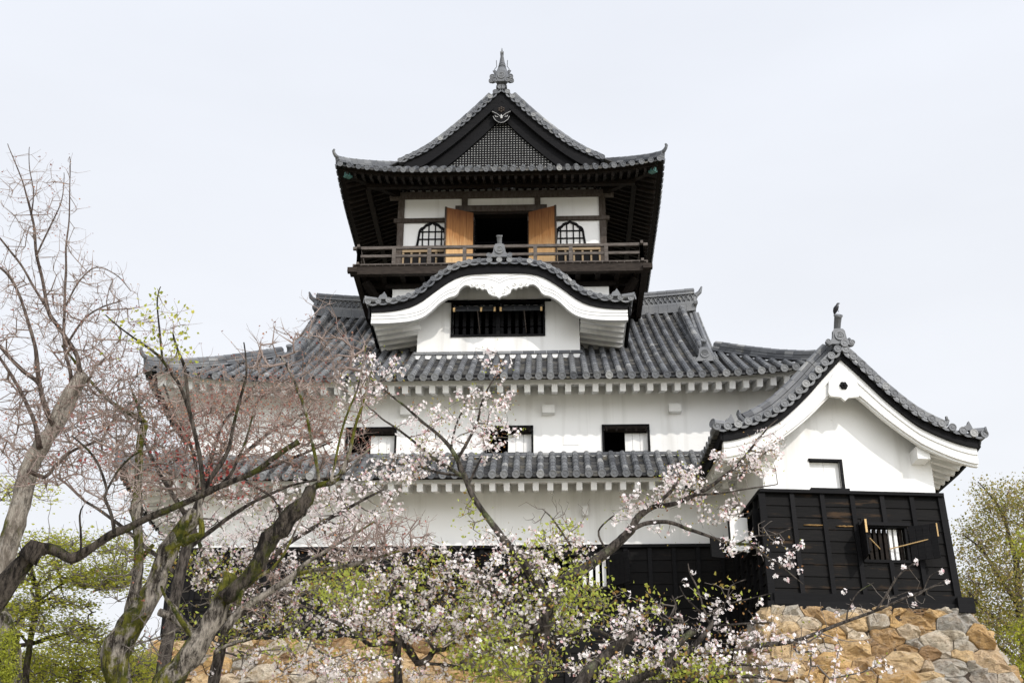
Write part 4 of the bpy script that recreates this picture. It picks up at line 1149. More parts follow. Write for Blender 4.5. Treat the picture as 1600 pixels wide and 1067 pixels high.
g.tube([c, c + Vector((0, -.09, 0))], [.05, .03], 8)
build(g, 'flower_boss', 'black timber', pd)
# white walls
w = MB(); up_win = (1.32, 2.08, 12.03, 12.74)
FV = .15
nn = 24
wall_front(w, .12, 4.43, 11.9, 12.80, FV, [up_win], .25)
uu = [.12 + 4.31 * k / nn for k in range(nn + 1)]
for a, b in zip(uu, uu[1:]):
    w.add([Vector((a, FV, 12.8)), Vector((b, FV, 12.8)), Vector((b, FV, max(12.81, yz(b) - .2))), Vector((a, FV, max(12.81, yz(a) - .2)))], [(0, 1, 2, 3)])
for u in (.12, 4.43):
    w.add([Vector((u, FV, ZB)), Vector((u, 3.6, ZB)), Vector((u, 3.6, 13.3)), Vector((u, FV, 13.3))], [(0, 1, 2, 3) if u > 1 else (3, 2, 1, 0)])
w.box(3.92, 4.24, RV0 + .40, FV - .002, 12.72, 13.04); w.box(.14, .46, RV0 + .40, FV - .002, 12.72, 13.04)
tw2 = build(w, 'wall', 'white plaster', tur)
for sgn in (-1, 1):
    r_ = MB(); sb = MB()
    for k in range(12):
        v = RV0 + .42 + k * .33
        r_.beam(Vector((UC + sgn * 3.05, v, yz(UC + 3.05) - .40 + ylift(v) * .9)), Vector((UC + sgn * 2.18, v, yz(UC + 2.18) - .52)), .11, .15)
    q = [2.15 + .98 * k / 6 for k in range(7)]
    A = [Vector((UC + sgn * x, RV0 + .36, yz(UC + x) - .26 - (.12 if x < 2.6 else .0))) for x in q]
    sb.band(A, [a - Vector((0, 0, .03)) for a in A], (0, RV1 - RV0 - .5, 0))
    sb.box(min(UC + sgn * 3.03, UC + sgn * 3.10), max(UC + sgn * 3.03, UC + sgn * 3.10), RV0 + .36, RV1 - .1, yz(UC + 3.05) - .33, yz(UC + 3.05) - .2)
    rr = build(r_, 'rafters', 'white painted timber', tur); build(sb, 'soffit', 'white painted timber', rr)
f = MB(); x0, x1, z0, z1 = up_win
f.box(x0 - .02, x1 + .07, FV - .05, FV + .08, z1, z1 + .06); f.box(x1, x1 + .07, FV - .048, FV + .08, z0, z1)
f.box(x0 - .05, x1 + .15, FV - .12, FV - .002, z0 - .07, z0 - .012)
wf = build(f, 'window', 'black timber', tur)
p = MB()
for k in range(2): p.box(x0 + (x1 - x0) * k / 2 + .004, x0 + (x1 - x0) * (k + 1) / 2 - .004, FV + .10, FV + .16, z0, z1)
build(p, 'sliding_panel', 'white plaster', wf)
d = MB(); dark_box(d, x0, x1, z0, z1, FV + .25, FV + .8); build(d, 'opening', 'dark room', wf)
# boards
bd, bt = MB(), MB()
lw = (2.42, 3.44, 10.22, 11.02)
boards(bd, bt, .02, 4.50, ZB + .16, 11.86, FV - .02, [lw], ph=.30, lean=.12, pitch=.70, bw=.11)
cl2 = build(bd, 'cladding', 'scuffed boards', tur); build(bt, 'batten', 'black timber', cl2)
bar_window(*lw, FV - .06, tur, white=(5, 6), nb=8, leaf=(.52, .66), angs=(95, 150), rods=True)
for x0_, x1_, zz in ((.98, 1.55, 11.06), (1.78, 2.28, 11.05)):
    s = MB(); n = 12
    tp = [Vector((x0_ + (x1_ - x0_) * k / n, FV - .135, zz + (.018 + .02 * mnoise.noise(Vector((k * .9, x0_, 0)))) * math.sin(math.pi * (k + .4) / (n + .8)))) for k in range(n + 1)]
    lo = [Vector((p.x, p.y - .004, zz - .016 * math.sin(math.pi * (k + .4) / (n + .8)) + .006 * mnoise.noise(Vector((k * .7, x0_, 5))))) for k, p in enumerate(tp)]
    s.band(tp, lo, (0, .05, 0)); build(s, 'worn_streak', 'rubbed wood', cl2)
s2 = MB()
for u, sg in ((.12, -1), (4.43, 1)):            # boards on the two flanks
    s = MB()
    n = 10
    for k in range(n):
        a, b = ZB + .1 + (11.75 - ZB) * k / n, ZB + .1 + (11.75 - ZB) * (k + 1) / n
        s.add([Vector((u + sg * .10, FV - .08, a)), Vector((u + sg * .10, 3.4, a)), Vector((u + sg * .06, 3.4, b)), Vector((u + sg * .06, FV - .08, b)),
               Vector((u, FV - .08, a)), Vector((u, 3.4, a)), Vector((u, 3.4, b)), Vector((u, FV - .08, b))],
              [(0, 1, 2, 3), (0, 4, 5, 1), (3, 2, 6, 7), (0, 3, 7, 4)], random.random())
    for k in range(7):
        v = FV - .02 + k * .55; s2.box(min(u + sg * .06, u + sg * .15), max(u + sg * .06, u + sg * .15), v - .05, v + .05, ZB + .0, 11.86)
    build(s, 'flank_cladding', 'black boards', tur)
    s2.box(min(u + sg * .03, u + sg * .17), max(u + sg * .03, u + sg * .17), FV - .08, 3.4, 11.862, 11.94)
s2.box(-.12, 4.64, -.16, FV - .03, ZB - .14, ZB + .10); s2.box(-.12, .2, FV - .03, 3.3, ZB - .14, ZB + .1); s2.box(4.4, 4.64, FV - .03, 3.3, ZB - .14, ZB + .1)
s2.box(4.40, 4.80, -.26, .2, ZB - .12, ZB + .24); s2.box(.05, .5, -.175, -.162, ZB + .02, ZB + .32)
build(s2, 'sill_beam', 'black timber', cl2)
# side window looking along the keep, its white shutter swung out
f = MB(); f.box(-.16, .02, 0.35, 0.42, 10.65, 11.45); f.box(-.16, .02, 1.25, 1.32, 10.65, 11.45); f.box(-.16, .02, 0.35, 1.32, 11.45, 11.53); f.box(-.2, .02, 0.3, 1.36, 10.57, 10.649)
sw = build(f, 'side_window', 'black timber', tur)
d = MB(); d.box(-.02, .06, 0.42, 1.25, 10.65, 11.45); build(d, 'opening', 'dark room', sw)
p = MB(); p.beam(Vector((-.17, .9, 11.05)), Vector((-.64, .8, 11.05)), .05, .86); ws = build(p, 'white_shutter', 'white plaster', sw)
p = MB(); p.beam(Vector((-.66, .795, 10.6)), Vector((-.66, .795, 11.52)), .07, .035, up=Vector((1, 0, 0))); p.beam(Vector((-.69, 1.0, 10.72)), Vector((-1.12, .9, 10.72)), .06, .5); build(p, 'shutter_edge', 'black timber', ws)

# ================================================================== CROW
def TP(u, v, z):
    c, s_ = math.cos(PSI), math.sin(PSI); return Vector((TO.x + u * c - v * s_, TO.y + u * s_ + v * c, z))
cb = TP(UC - .02, RV0 - .08, 16.455)
crow = thing('crow', 'black crow perched on the round tile at the peak of the turret roof', 'crow', cb)
s = MB()
s.tube([cb + Vector(p) * .7 for p in [(-.09, .12, -.06), (-.075, .08, .02), (-.04, .03, .09), (-.01, 0, .17), (.015, -.015, .235), (.025, -.02, .275), (.035, -.025, .305), (.055, -.03, .322), (.085, -.036, .325), (.115, -.042, .318), (.13, -.045, .312)]],
       [.013, .028, .045, .055, .046, .032, .028, .025, .017, .008, .002], 12)
build(s, 'body', 'crow black', crow, smooth=True)
for sg in (-1, 1):
    s = MB(); s.tube([cb + Vector(p) * .7 for p in [(.0 + sg * .05, -.0 + sg * .02, .23), (-.03 + sg * .062, .02 + sg * .02, .15), (-.06 + sg * .05, .06, .06), (-.085 + sg * .02, .11, -.03)]], [.014, .025, .021, .006], 8); build(s, 'wing', 'crow black', crow, smooth=True)
    s = MB(); s.tube([cb + Vector((sg * .03, 0, .11)) * .7, cb + Vector((sg * .035, -.01, .05)) * .7, cb + Vector((sg * .035, -.015, -.01)) * .7], [.010, .006, .005], 6)
    for a in (-.5, 0, .5): s.tube([cb + Vector((sg * .035, -.015, -.005)) * .7, cb + Vector((sg * .035 + math.sin(a) * .04, -.015 - math.cos(a) * .04, -.008)) * .7], [.0045, .003], 5)
    build(s, 'leg', 'crow black', crow)

# ================================================================== STONE WALLS
def clip(poly, px, py, nx, ny):
    out = []
    for i in range(len(poly)):
        a, b = poly[i], poly[(i + 1) % len(poly)]
        da = (a[0] - px) * nx + (a[1] - py) * ny; db = (b[0] - px) * nx + (b[1] - py) * ny
        if da <= 0: out.append(a)
        if da * db < 0:
            t = da / (da - db); out.append((a[0] + (b[0] - a[0]) * t, a[1] + (b[1] - a[1]) * t))
    return out
def stone_face(mb, jb, P, L, H, skip=None, seed=0, sw=.78, sh=.5, big_edges=(False, False)):
    """random rubble: cells of scattered seeds, each cell a rounded, rough, bulging stone; P(s, h) -> (point, normal)"""
    rnd = random.Random(seed); sites = []; asp = 1.6
    for tgt, n_try in ((.215, 900), (.165, 2200), (.12, 3600), (.08, 5000)):      # big stones first, smaller ones wedged between
        for _ in range(int(n_try * L * H / 60)):
            a, b = rnd.uniform(-.2, L + .2), rnd.uniform(-.2, H + .2); rr = tgt * rnd.uniform(.85, 1.15)
            if big_edges[1] and a > L - .7 and tgt < .17: continue
            qa = np.array(sites[-4000:]) if sites else np.zeros((0, 3))
            if len(qa) == 0 or np.all(((a - qa[:, 0]) / asp) ** 2 + (b - qa[:, 1]) ** 2 > ((rr + qa[:, 2]) * .86) ** 2): sites.append((a, b, rr))
    arr = np.array(sites)
    for i, (a, b, rr) in enumerate(sites):
        dq = np.hypot((arr[:, 0] - a) / asp, arr[:, 1] - b); near = np.argsort(dq)[1:20]
        poly = [(0, 0), (L, 0), (L, H), (0, H)]
        for k in near:
            dx, dy = (arr[k, 0] - a) / asp ** 2, arr[k, 1] - b
            f = .5 + (rr * rr - arr[k, 2] ** 2) / (2 * dq[k] ** 2)
            poly = clip(poly, a + (arr[k, 0] - a) * f, b + (arr[k, 1] - b) * f, dx, dy)
            if len(poly) < 3: break
        if len(poly) < 3: continue
        cx_ = sum(p[0] for p in poly) / len(poly); cz = sum(p[1] for p in poly) / len(poly)
        if skip and skip(cx_, cz): continue
        # resample the outline with cut corners
        ring = []
        n = len(poly)
        for q in range(n):
            p0, p1 = poly[q], poly[(q + 1) % n]
            ln = math.hypot(p1[0] - p0[0], p1[1] - p0[1])
            if ln < .02: continue
            nt_ = max(2, int(ln / .085)); 
            for t in [.08 + .84 * k_ / (nt_ - 1) for k_ in range(nt_)]: ring.append((p0[0] + (p1[0] - p0[0]) * t, p0[1] + (p1[1] - p0[1]) * t))
        n = len(ring)
        if n < 5: continue
        size = min(max(p[0] for p in ring) - min(p[0] for p in ring), max(p[1] for p in ring) - min(p[1] for p in ring))
        bulge = rnd.uniform(.16, .34) * min(1.0, size / .42); tl, tr_ = rnd.uniform(-.14, .14), rnd.uniform(-.12, .12)
        edge = (big_edges[1] and cx_ > L - .75)
        tone = rnd.choice((.86, .9, .95, .8)) if edge and rnd.random() < .8 else min(1, max(0, rnd.choice((.2, .3, .34, .36, .40, .45, .5, .55, .62, .68, .74, .8, .8, .84, .93)) + rnd.uniform(-.04, .04)))
        facets = [(rnd.uniform(.85, 1.2) * bulge, rnd.gauss(0, .42), rnd.gauss(0, .42)) for _ in range(4)]
        vs = []
        for f_, dep in ((.985, -.16), (.97, bulge * .40), (.935, bulge * .82), (.89, bulge * .94), (.80, bulge * .99), (.68, bulge), (.54, bulge * 1.02), (.38, bulge * 1.03), (.20, bulge * 1.04)):
            for p in ring:
                x, z = cx_ + (p[0] - cx_) * f_, cz + (p[1] - cz) * f_
                pt, nr = P(x, z)
                v_ = Vector((x * 2.3 + seed, z * 2.3, seed * 3.1))
                if dep > 0: dep = max(dep * .38, min([dep] + [c0 + g0 * (x - cx_) + g1 * (z - cz) for c0, g0, g1 in facets]))
                dd = dep + (tl * (p[0] - cx_) + tr_ * (p[1] - cz)) * f_ + (.07 * mnoise.noise(v_) + .06 * mnoise.noise(v_ * 2.7) + .045 * mnoise.noise(v_ * 5.3) + .03 * mnoise.noise(v_ * 10.7)) * (1 if dep > 0 else 0)
                vs.append(pt + nr * dd)
        pt, nr = P(cx_, cz); vs.append(pt + nr * min([bulge * 1.04] + [c0 for c0, _, _ in facets]))
        fs = [(r0 * n + q, r0 * n + (q + 1) % n, (r0 + 1) * n + (q + 1) % n, (r0 + 1) * n + q) for r0 in range(8) for q in range(n)]
        fs += [(8 * n + q, 8 * n + (q + 1) % n, 9 * n) for q in range(n)]
        mb.add(vs, fs, tone)
    for k in range(int(H / .5)):
        a, b = H * k / int(H / .5), H * (k + 1) / int(H / .5)
        vs = []
        for x, z in ((0, a), (L, a), (L, b), (0, b)):
            pt, nr = P(x, z); vs.append(pt - nr * .06)
        jb.add(vs, [(0, 1, 2, 3)])
GZ = 3.6                                            # foot of the walls
SH = ZB - GZ - .02
def bat(h): d_ = SH - h; return .30 * d_ + .012 * d_ * d_     # how far the face stands out below the top
kb_ = thing('stone_base', 'battered rubble stone base of ochre and grey boulders under the keep', 'stone wall', (CX, 40.5, GZ))
mb, jb = MB(), MB()
x0, x1 = CX - HW - .2, CX + HW
def PF(s_, h):
    k = bat(h); fr = s_ / (x1 - x0); x = x0 - k * 1.0 + (x1 - x0 + k) * fr
    return Vector((x, Y0 - .25 - k, GZ + h)), Vector((0, -.94, .34))
gate_x = (-.35, 4.75)
def skipf(s_, h):
    p, _ = PF(s_, h); return gate_x[0] < p.x < gate_x[1] + 4 
stone_face(mb, jb, PF, x1 - x0, SH, skip=skipf, seed=3, sw=.82, sh=.50, big_edges=(True, False))
jb.v.clear(); jb.f.clear(); jb.t.clear()
for k in range(10):
    for lo, hi in ((x0, gate_x[0]),):
        a, b = SH * k / 10, SH * (k + 1) / 10
        ka, kb2 = bat(a), bat(b)
        jb.add([Vector((lo - ka, Y0 - .15 - ka, GZ + a)), Vector((hi, Y0 - .15 - ka, GZ + a)), Vector((hi, Y0 - .15 - kb2, GZ + b)), Vector((lo - kb2, Y0 - .15 - kb2, GZ + b))], [(0, 1, 2, 3)])
        jb.add([Vector((hi, Y0 - .15 - ka, GZ + a)), Vector((hi, Y0 + 1, GZ + a)), Vector((hi, Y0 + 1, GZ + b)), Vector((hi, Y0 - .15 - kb2, GZ + b))], [(0, 1, 2, 3)])
def PLf(s_, h):
    k = bat(h); return Vector((x0 - k, Y1 + k - (Y1 - Y0 + .25 + 2 * k) * s_ / 15.25, GZ + h)), Vector((-.94, 0, .34))
stone_face(mb, jb, PLf, 15.25, SH, seed=4, sw=.9, sh=.6)
sb_ = build(mb, 'stones', 'stone', kb_, smooth=False); build(jb, 'joints', 'earth joint', sb_)
tp = MB(); tp.box(x0 + .1, x1, Y0 - .1, Y1, ZB - .25, ZB - .03); build(tp, 'top_bed', 'earth joint', sb_)

gate = thing('timber_gate', 'black boarded timber entrance set into the stone base below the keep', 'gate', (2.2, Y0, GZ))
bd, bt = MB(), MB()
boards(bd, bt, gate_x[0] + .1, gate_x[1] + .5, GZ, ZB - .12, Y0 - .30, [(.9, 2.6, GZ - .1, 6.6)], pitch=.7, top=False)
for x in (.85, 2.65): bt.box(x - .12, x + .12, Y0 - .5, Y0 - .3, GZ, 6.8)
bt.box(.5, 3.0, Y0 - .52, Y0 - .3, 6.8, 7.1)
gp_ = build(bd, 'board_panel', 'black boards', gate); build(bt, 'posts', 'black timber', gate)
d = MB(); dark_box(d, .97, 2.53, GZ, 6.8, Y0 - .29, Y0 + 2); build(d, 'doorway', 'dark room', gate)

tb_ = thing('stone_base', 'battered stone base of orange and grey boulders carrying the black boarded turret', 'stone wall', TO + Vector((2, 2, -ZB + GZ)), 0)
mb, jb = MB(), MB()
UL0, UR0 = -.05, 4.66
def PT(s_, h):
    k = bat(h); L_ = UR0 - UL0; u = UL0 - k * .55 + (L_ + k * 1.75) * s_ / L_
    c, sn = math.cos(PSI), math.sin(PSI)
    return TP(u, -.16 - k, GZ + h), Vector((sn * .94, -c * .94, .34))
stone_face(mb, jb, PT, UR0 - UL0, SH, seed=8, sw=.66, sh=.47, big_edges=(False, True))
def PTL(s_, h):
    k = bat(h); v = 3.3 - (3.46 + k) * s_ / 3.46
    return TP(UL0 - k * .55, v, GZ + h), Vector((-.94 * math.cos(PSI), -.94 * math.sin(PSI), .34))
stone_face(mb, jb, PTL, 3.46, SH, seed=9, sw=.8, sh=.55)
def PTR(s_, h):
    k = bat(h); v = -.16 - k + (6 + k) * s_ / 6
    return TP(UR0 + k * 1.2, v, GZ + h), Vector((.94 * math.cos(PSI), .94 * math.sin(PSI), .34))
stone_face(mb, jb, PTR, 6, SH, seed=10, sw=.9, sh=.6)
sb_ = build(mb, 'stones', 'stone', tb_, smooth=False); build(jb, 'joints', 'earth joint', sb_)
tp = MB(); tp.add([TP(u, v, ZB - .16) for u, v in ((.0, -.05), (4.6, -.05), (4.6, 4), (.0, 4))], [(0, 1, 2, 3)]); build(tp, 'top_bed', 'earth joint', sb_)

# ================================================================== GROUND
def ground_z(x, y):
    k = min(1, max(0, (y - 6) / 20)); k = k * k * (3 - 2 * k)
    r_ = max(0, (math.hypot(x, y - 40) - 45) / 40); r_ = min(1, r_); r_ = r_ * r_ * (3 - 2 * r_)
    return (GZ + .3) * k * (1 - r_) - 14 * r_ * (1 if y > 10 else 0) * k + .12 * mnoise.noise(Vector((x * .2, y * .2, 0)))
gv, gf = [], []
def axis(lim):
    a = [0]; st = 2.0
    while a[-1] < lim: a.append(a[-1] + st); st *= 1.12
    return [-q for q in a[:0:-1]] + a
gx = axis(1200); gy = [q + 25 for q in axis(1200)]
g = MB()
g.v = [Vector((x, y, ground_z(x, y))) for y in gy for x in gx]; nx_ = len(gx)
g.f = [(j_ * nx_ + i, j_ * nx_ + i + 1, (j_ + 1) * nx_ + i + 1, (j_ + 1) * nx_ + i) for j_ in range(len(gy) - 1) for i in range(nx_ - 1)]
g.t = [.5] * len(g.f)
tag(build(g, 'ground', 'ground', smooth=True), kind='structure')
# ================================================================== TREES
def mesh_arrays(name, verts, faces, mat, parent, tone=None, smooth=False):
    """verts (N,3), faces (F,k) of one size: fast path for twigs, petals and leaves"""
    off = np.array(ORG.get(parent.name, Vector((0, 0, 0)))) if parent is not None else np.zeros(3)
    F, k = faces.shape; me = bpy.data.meshes.new(name)
    me.vertices.add(len(verts)); me.vertices.foreach_set('co', (verts - off).astype(np.float32).ravel())
    me.loops.add(F * k); me.loops.foreach_set('vertex_index', faces.astype(np.int32).ravel())
    me.polygons.add(F); me.polygons.foreach_set('loop_start', np.arange(0, F * k, k, dtype=np.int32))
    a = me.attributes.new('tone', 'FLOAT', 'FACE')
    a.data.foreach_set('value', (np.full(F, .5) if tone is None else tone).astype(np.float32))
    me.materials.append(M[mat]); me.update(calc_edges=True); me.validate()
    if smooth: me.polygons.foreach_set('use_smooth', [True] * F)
    o = bpy.data.objects.new(name, me); COL.objects.link(o); o.parent = parent
    if parent is not None: ORG[o.name] = Vector(off)
    return o
FWD = np.array([-sy_ * cp, cy_ * cp, sp])
def px_m(p, w): return w * float(np.dot(np.array(p) - np.array((0, 0, EYE)), FWD)) / FPX
def unit(a): return a / np.maximum(1e-9, np.linalg.norm(a, axis=1, keepdims=True))
def atn(px, py, Y):
    x = (px - 800) / FPX; y = -(py - 533.5) / FPX
    fy = cp - y * sp; dx = x * cy_ - fy * sy_; dy = x * sy_ + fy * cy_; dz = sp + y * cp
    t = Y / dy; return np.stack([dx * t, Y, EYE + dz * t], 1)
def region(spec):
    """points scattered through ellipsoids: (px, py, rx, ry, count, Ymid, Yhalf)"""
    out = []
    for cx_, cy2, rx, ry, n, ym, yh in spec:
        a = rng.uniform(0, 2 * np.pi, n); r = np.sqrt(rng.uniform(0, 1, n))
        out.append(atn(cx_ + rx * r * np.cos(a), cy2 + ry * r * np.sin(a), ym + yh * rng.uniform(-1, 1, n)))
    return np.concatenate(out)
class Plant:
    def __init__(s, root):
        s.root = root; s.tr = MB(); s.P = np.zeros((60000, 3)); s.par = -np.ones(60000, int); s.rad = np.zeros(60000); s.n = 0; s.nl = 0; s.tips = []
    def _node(s, p, par, r):
        s.P[s.n] = p; s.par[s.n] = par; s.rad[s.n] = r; s.n += 1; return s.n - 1
    def limb(s, pts, Y, base=False, wob=0.02, jit=.16, sides=10, hold=True):
        """a limb through (px, py, width px [, Y]); base carries it down to the ground"""
        c = [(Vector(at(p[0], p[1], p[3] if len(p) > 3 else Y)), p[2]) for p in pts]
        c = [(q, px_m(q, w_) / 2) for q, w_ in c]
        if base:
            q, r_ = c[0]; g = ground_z(q.x, q.y) - .15
            c = [(Vector((q.x + .04, q.y + .1, g)), r_ * 1.45), (Vector((q.x + .02, q.y + .05, (q.z + g) / 2)), r_ * 1.12)] + c
        path, rad = [], []
        for i in range(len(c) - 1):
            p0, p1, p2, p3 = c[max(i - 1, 0)][0], c[i][0], c[i + 1][0], c[min(i + 2, len(c) - 1)][0]
            L = (p2 - p1).length; n = max(2, int(L / max(.05, c[i][1] * .8)))
            for k in range(n):
                t = k / n
                q = .5 * ((2 * p1) + (p2 - p0) * t + (2 * p0 - 5 * p1 + 4 * p2 - p3) * t * t + (3 * p1 - p0 - 3 * p2 + p3) * t ** 3)
                q = q + Vector((mnoise.noise(q * 2.1), mnoise.noise(q * 2.1 + Vector((9, 0, 0))), mnoise.noise(q * 2.1 + Vector((0, 9, 0))))) * wob
                path.append(q); rad.append(c[i][1] + (c[i + 1][1] - c[i][1]) * t)
        path.append(c[-1][0]); rad.append(c[-1][1])
        s.tr.tube(path, rad, sides, jit=jit, tone=random.random())
        if hold:
            lo = EYE + 2.0
            for q, r_ in zip(path, rad):
                if q.z > lo: s._node(q, -1, r_)
        return path
    def grow(s, A, seg=.16, curl=.18, droop=0.0):
        A = np.asarray(A); base = s.P[:s.n].copy()
        d = np.array([np.min(np.sum((base - a) ** 2, 1)) for a in A])
        for a in A[np.argsort(d)]:
            Q = s.P[:s.n]; df = Q - a; dd = np.sum(df * df, 1) + np.where(df[:, 2] > .1, .9 * df[:, 2] ** 2, 0)
            i = int(np.argmin(dd)); p = s.P[i]; L = float(np.linalg.norm(a - p))
            if L < .02: s.tips.append((i, a - p)); continue
            n = max(1, int(round(L / seg))); o = rng.normal(0, 1, 3) * curl * L; o[2] += droop * L
            prev = i
            for k in range(1, n + 1):
                t = k / n; q = p + (a - p) * t + o * t * (1 - t) + (rng.normal(0, 1, 3) * .012 if k < n else 0)
                prev = s._node(q, prev, 0)
            s.tips.append((prev, a - p))
    def twiglets(s, per=2, lo=.08, hi=.25, spread=.5):
        out = []
        for i, d in s.tips:
            d = d / max(1e-6, np.linalg.norm(d))
            for _ in range(per):
                v = d + rng.normal(0, spread, 3); v[2] += .4; v /= np.linalg.norm(v); L = rng.uniform(lo, hi)
                m_ = s._node(s.P[i] + v * L * .5 + rng.normal(0, .012, 3), i, 0); e = s._node(s.P[i] + v * L + rng.normal(0, .02, 3), m_, 0)
                out.append(e)
        return np.array(out)
    def twigs(s, mat, r0=.0028, pw=.42, rmax=.03, name='twigs', parent=None):
        n = s.n; cnt = np.ones(n)
        for i in range(n - 1, -1, -1):
            if s.par[i] >= 0: cnt[s.par[i]] += cnt[i]
        r = np.minimum(rmax, r0 * cnt ** pw)
        e = np.where(s.par[:n] >= 0)[0]; q = s.par[e]
        a, b = s.P[q], s.P[e]; ra = np.where(s.par[q] >= 0, r[q], np.minimum(r[e] * 1.2, rmax)); rb = r[e]
        d = unit(b - a); ref = np.where(np.abs(d[:, 2:3]) > .9, np.array([[1., 0, 0]]), np.array([[0, 0, 1.]]))
        u = unit(np.cross(d, ref)); v = np.cross(d, u); K = 4
        vs = np.zeros((len(e), 2 * K, 3))
        for k in range(K):
            c = u * math.cos(2 * math.pi * k / K) + v * math.sin(2 * math.pi * k / K)
            vs[:, k] = a + c * ra[:, None]; vs[:, K + k] = b + c * rb[:, None]
        o = (np.arange(len(e)) * 2 * K)[:, None]
        fs = np.concatenate([o + np.array([[k, (k + 1) % K, K + (k + 1) % K, K + k]]) for k in range(K)])
        return mesh_arrays(name, vs.reshape(-1, 3), fs, mat, parent or s.root, tone=np.tile(rng.uniform(0, 1, len(e)) * .5 + np.clip(.5 - rb * 30, 0, .5), K), smooth=True)
    def trunk(s, mat): return build(s.tr, 'trunk', mat, s.root, smooth=True)
def blossoms(parent, C, lo=4, hi=9, rad=.075, fr=.021, name='blossoms', tone0=.15):
    n = rng.integers(lo, hi + 1, len(C)); c = np.repeat(C, n, 0); N = len(c)
    d = unit(rng.normal(0, 1, (N, 3))); c = c + d * (rad * rng.uniform(.35, 1.0, (N, 1)))
    nr = unit(d + rng.normal(0, .45, (N, 3)) + np.array([[.15, -.25, .0]])); ref = unit(rng.normal(0, 1, (N, 3)))
    u = unit(np.cross(nr, ref)); v = np.cross(nr, u); R_ = fr * rng.uniform(.8, 1.15, (N, 1))
    vs = np.zeros((N, 16, 3)); vs[:, 0] = c
    for k in range(5):
        for j, (da, rr, up) in enumerate(((-.52, .72, .30), (0, 1.0, .42), (.52, .72, .30))):
            a = 2 * math.pi * k / 5 + da; vs[:, 1 + 3 * k + j] = c + (u * math.cos(a) + v * math.sin(a)) * R_ * rr + nr * R_ * up
    o = (np.arange(N) * 16)[:, None]
    fs = np.concatenate([o + np.array([[0, 1 + 3 * k, 2 + 3 * k, 3 + 3 * k]]) for k in range(5)])
    t = np.tile(np.where(rng.uniform(0, 1, N) < tone0, rng.uniform(0, .25, N), rng.uniform(.4, 1, N)), 5)
    return mesh_arrays(name, vs.reshape(-1, 3), fs, 'cherry blossom', parent, tone=t)
def leaves(parent, C, mat, lo=2, hi=5, rad=.07, size=.04, width=.45, name='leaf', flatness=0.0, tones=(0, 1), up=.2):
    n = rng.integers(lo, hi + 1, len(C)); c = np.repeat(C, n, 0); N = len(c)
    tc_ = np.repeat(rng.uniform(tones[0], tones[1], len(C)), n)
    c = c + rng.normal(0, 1, (N, 3)) * rad * np.array([[1, 1, 1 - flatness * .75]])
    d = unit(rng.normal(0, 1, (N, 3)) * np.array([[1, 1, 1 - flatness]]) + np.array([[0, 0, up]]))
    ref = unit(rng.normal(0, 1, (N, 3)) * (1 - flatness) + np.array([[0, 0, 1.]]) * (flatness + .05)); w_ = unit(np.cross(d, ref)); nr = np.cross(w_, d)
    L = size * rng.uniform(.6, 1.25, (N, 1)); W_ = L * width
    vs = np.stack([c, c + d * L * .45 + w_ * W_ + nr * L * .12, c + d * L + nr * L * -.05, c + d * L * .45 - w_ * W_ + nr * L * .12], 1)
    fs = np.arange(N * 4).reshape(N, 4)
    return mesh_arrays(name, vs.reshape(-1, 3), fs, mat, parent, tone=np.clip(tc_ + rng.normal(0, .13, N), 0, 1))
def tree(name, label, x_px, Y, cat='tree', group=None):
    p = at(x_px, 1067, Y); return Plant(thing(name, label, cat, (p.x, p.y, ground_z(p.x, p.y)), 0, group))

# ---- tall bare maple at the left edge
T = tree('bare_maple', 'tall bare maple leaning in at the far left edge, leafless twigs high against the sky', 8, 12.5)
Y = 12.5
T.limb([(-90, 1075, 48), (-48, 985, 44), (-10, 905, 41), (16, 845, 34), (33, 790, 31), (43, 735, 29), (61, 704, 27), (80, 676, 25), (97, 642, 30), (113, 612, 26), (129, 586, 23)], Y, base=True)
PALE, T.tr = T.tr, MB()
for L in ([(62, 700, 13), (55, 660, 9), (40, 630, 8), (26, 600, 7), (12, 575, 6), (-5, 550, 5)],
          [(85, 665, 15), (76, 648, 12), (66, 622, 11), (61, 600, 10), (57, 562, 9), (54, 540, 8), (45, 508, 7), (31, 464, 6), (14, 432, 5), (-4, 415, 4)],
          [(112, 612, 9), (109, 580, 8), (101, 545, 7), (99, 489, 6), (103, 430, 5), (103, 386, 4), (107, 344, 3), (109, 300, 2.5), (109, 245, 1.5)],
          [(124, 588, 11), (120, 556, 9), (100, 525, 8), (82, 500, 8), (74, 485, 8), (66, 440, 7), (58, 398, 6.5), (54, 360, 5.5), (49, 336, 5), (43, 310, 4), (36, 285, 3), (24, 255, 2.3), (12, 225, 1.5)],
          [(74, 485, 6), (52, 450, 5), (33, 414, 4.5), (15, 390, 4), (-4, 368, 3.5)],
          [(70, 640, 9), (60, 600, 8), (38, 580, 8), (20, 562, 7), (0, 540, 6), (-15, 520, 5)],
          [(49, 336, 3), (52, 300, 2.5), (46, 262, 2), (46, 230, 1.2)], [(58, 398, 4), (80, 350, 3), (96, 310, 2), (100, 270, 1.3)],
          [(100, 480, 4), (125, 440, 3), (150, 418, 2.5), (185, 432, 2), (205, 455, 1.5)],
          [(101, 545, 5), (130, 500, 4), (160, 480, 3), (190, 470, 2)],
          [(43, 735, 9), (70, 745, 8), (84, 730, 7), (112, 705, 6), (150, 690, 5)]):
    T.limb([(p[0], p[1], p[2] * .82) for p in L], Y + random.uniform(-.3, .3), wob=.015, jit=.08, sides=6)
BROWN = T.tr
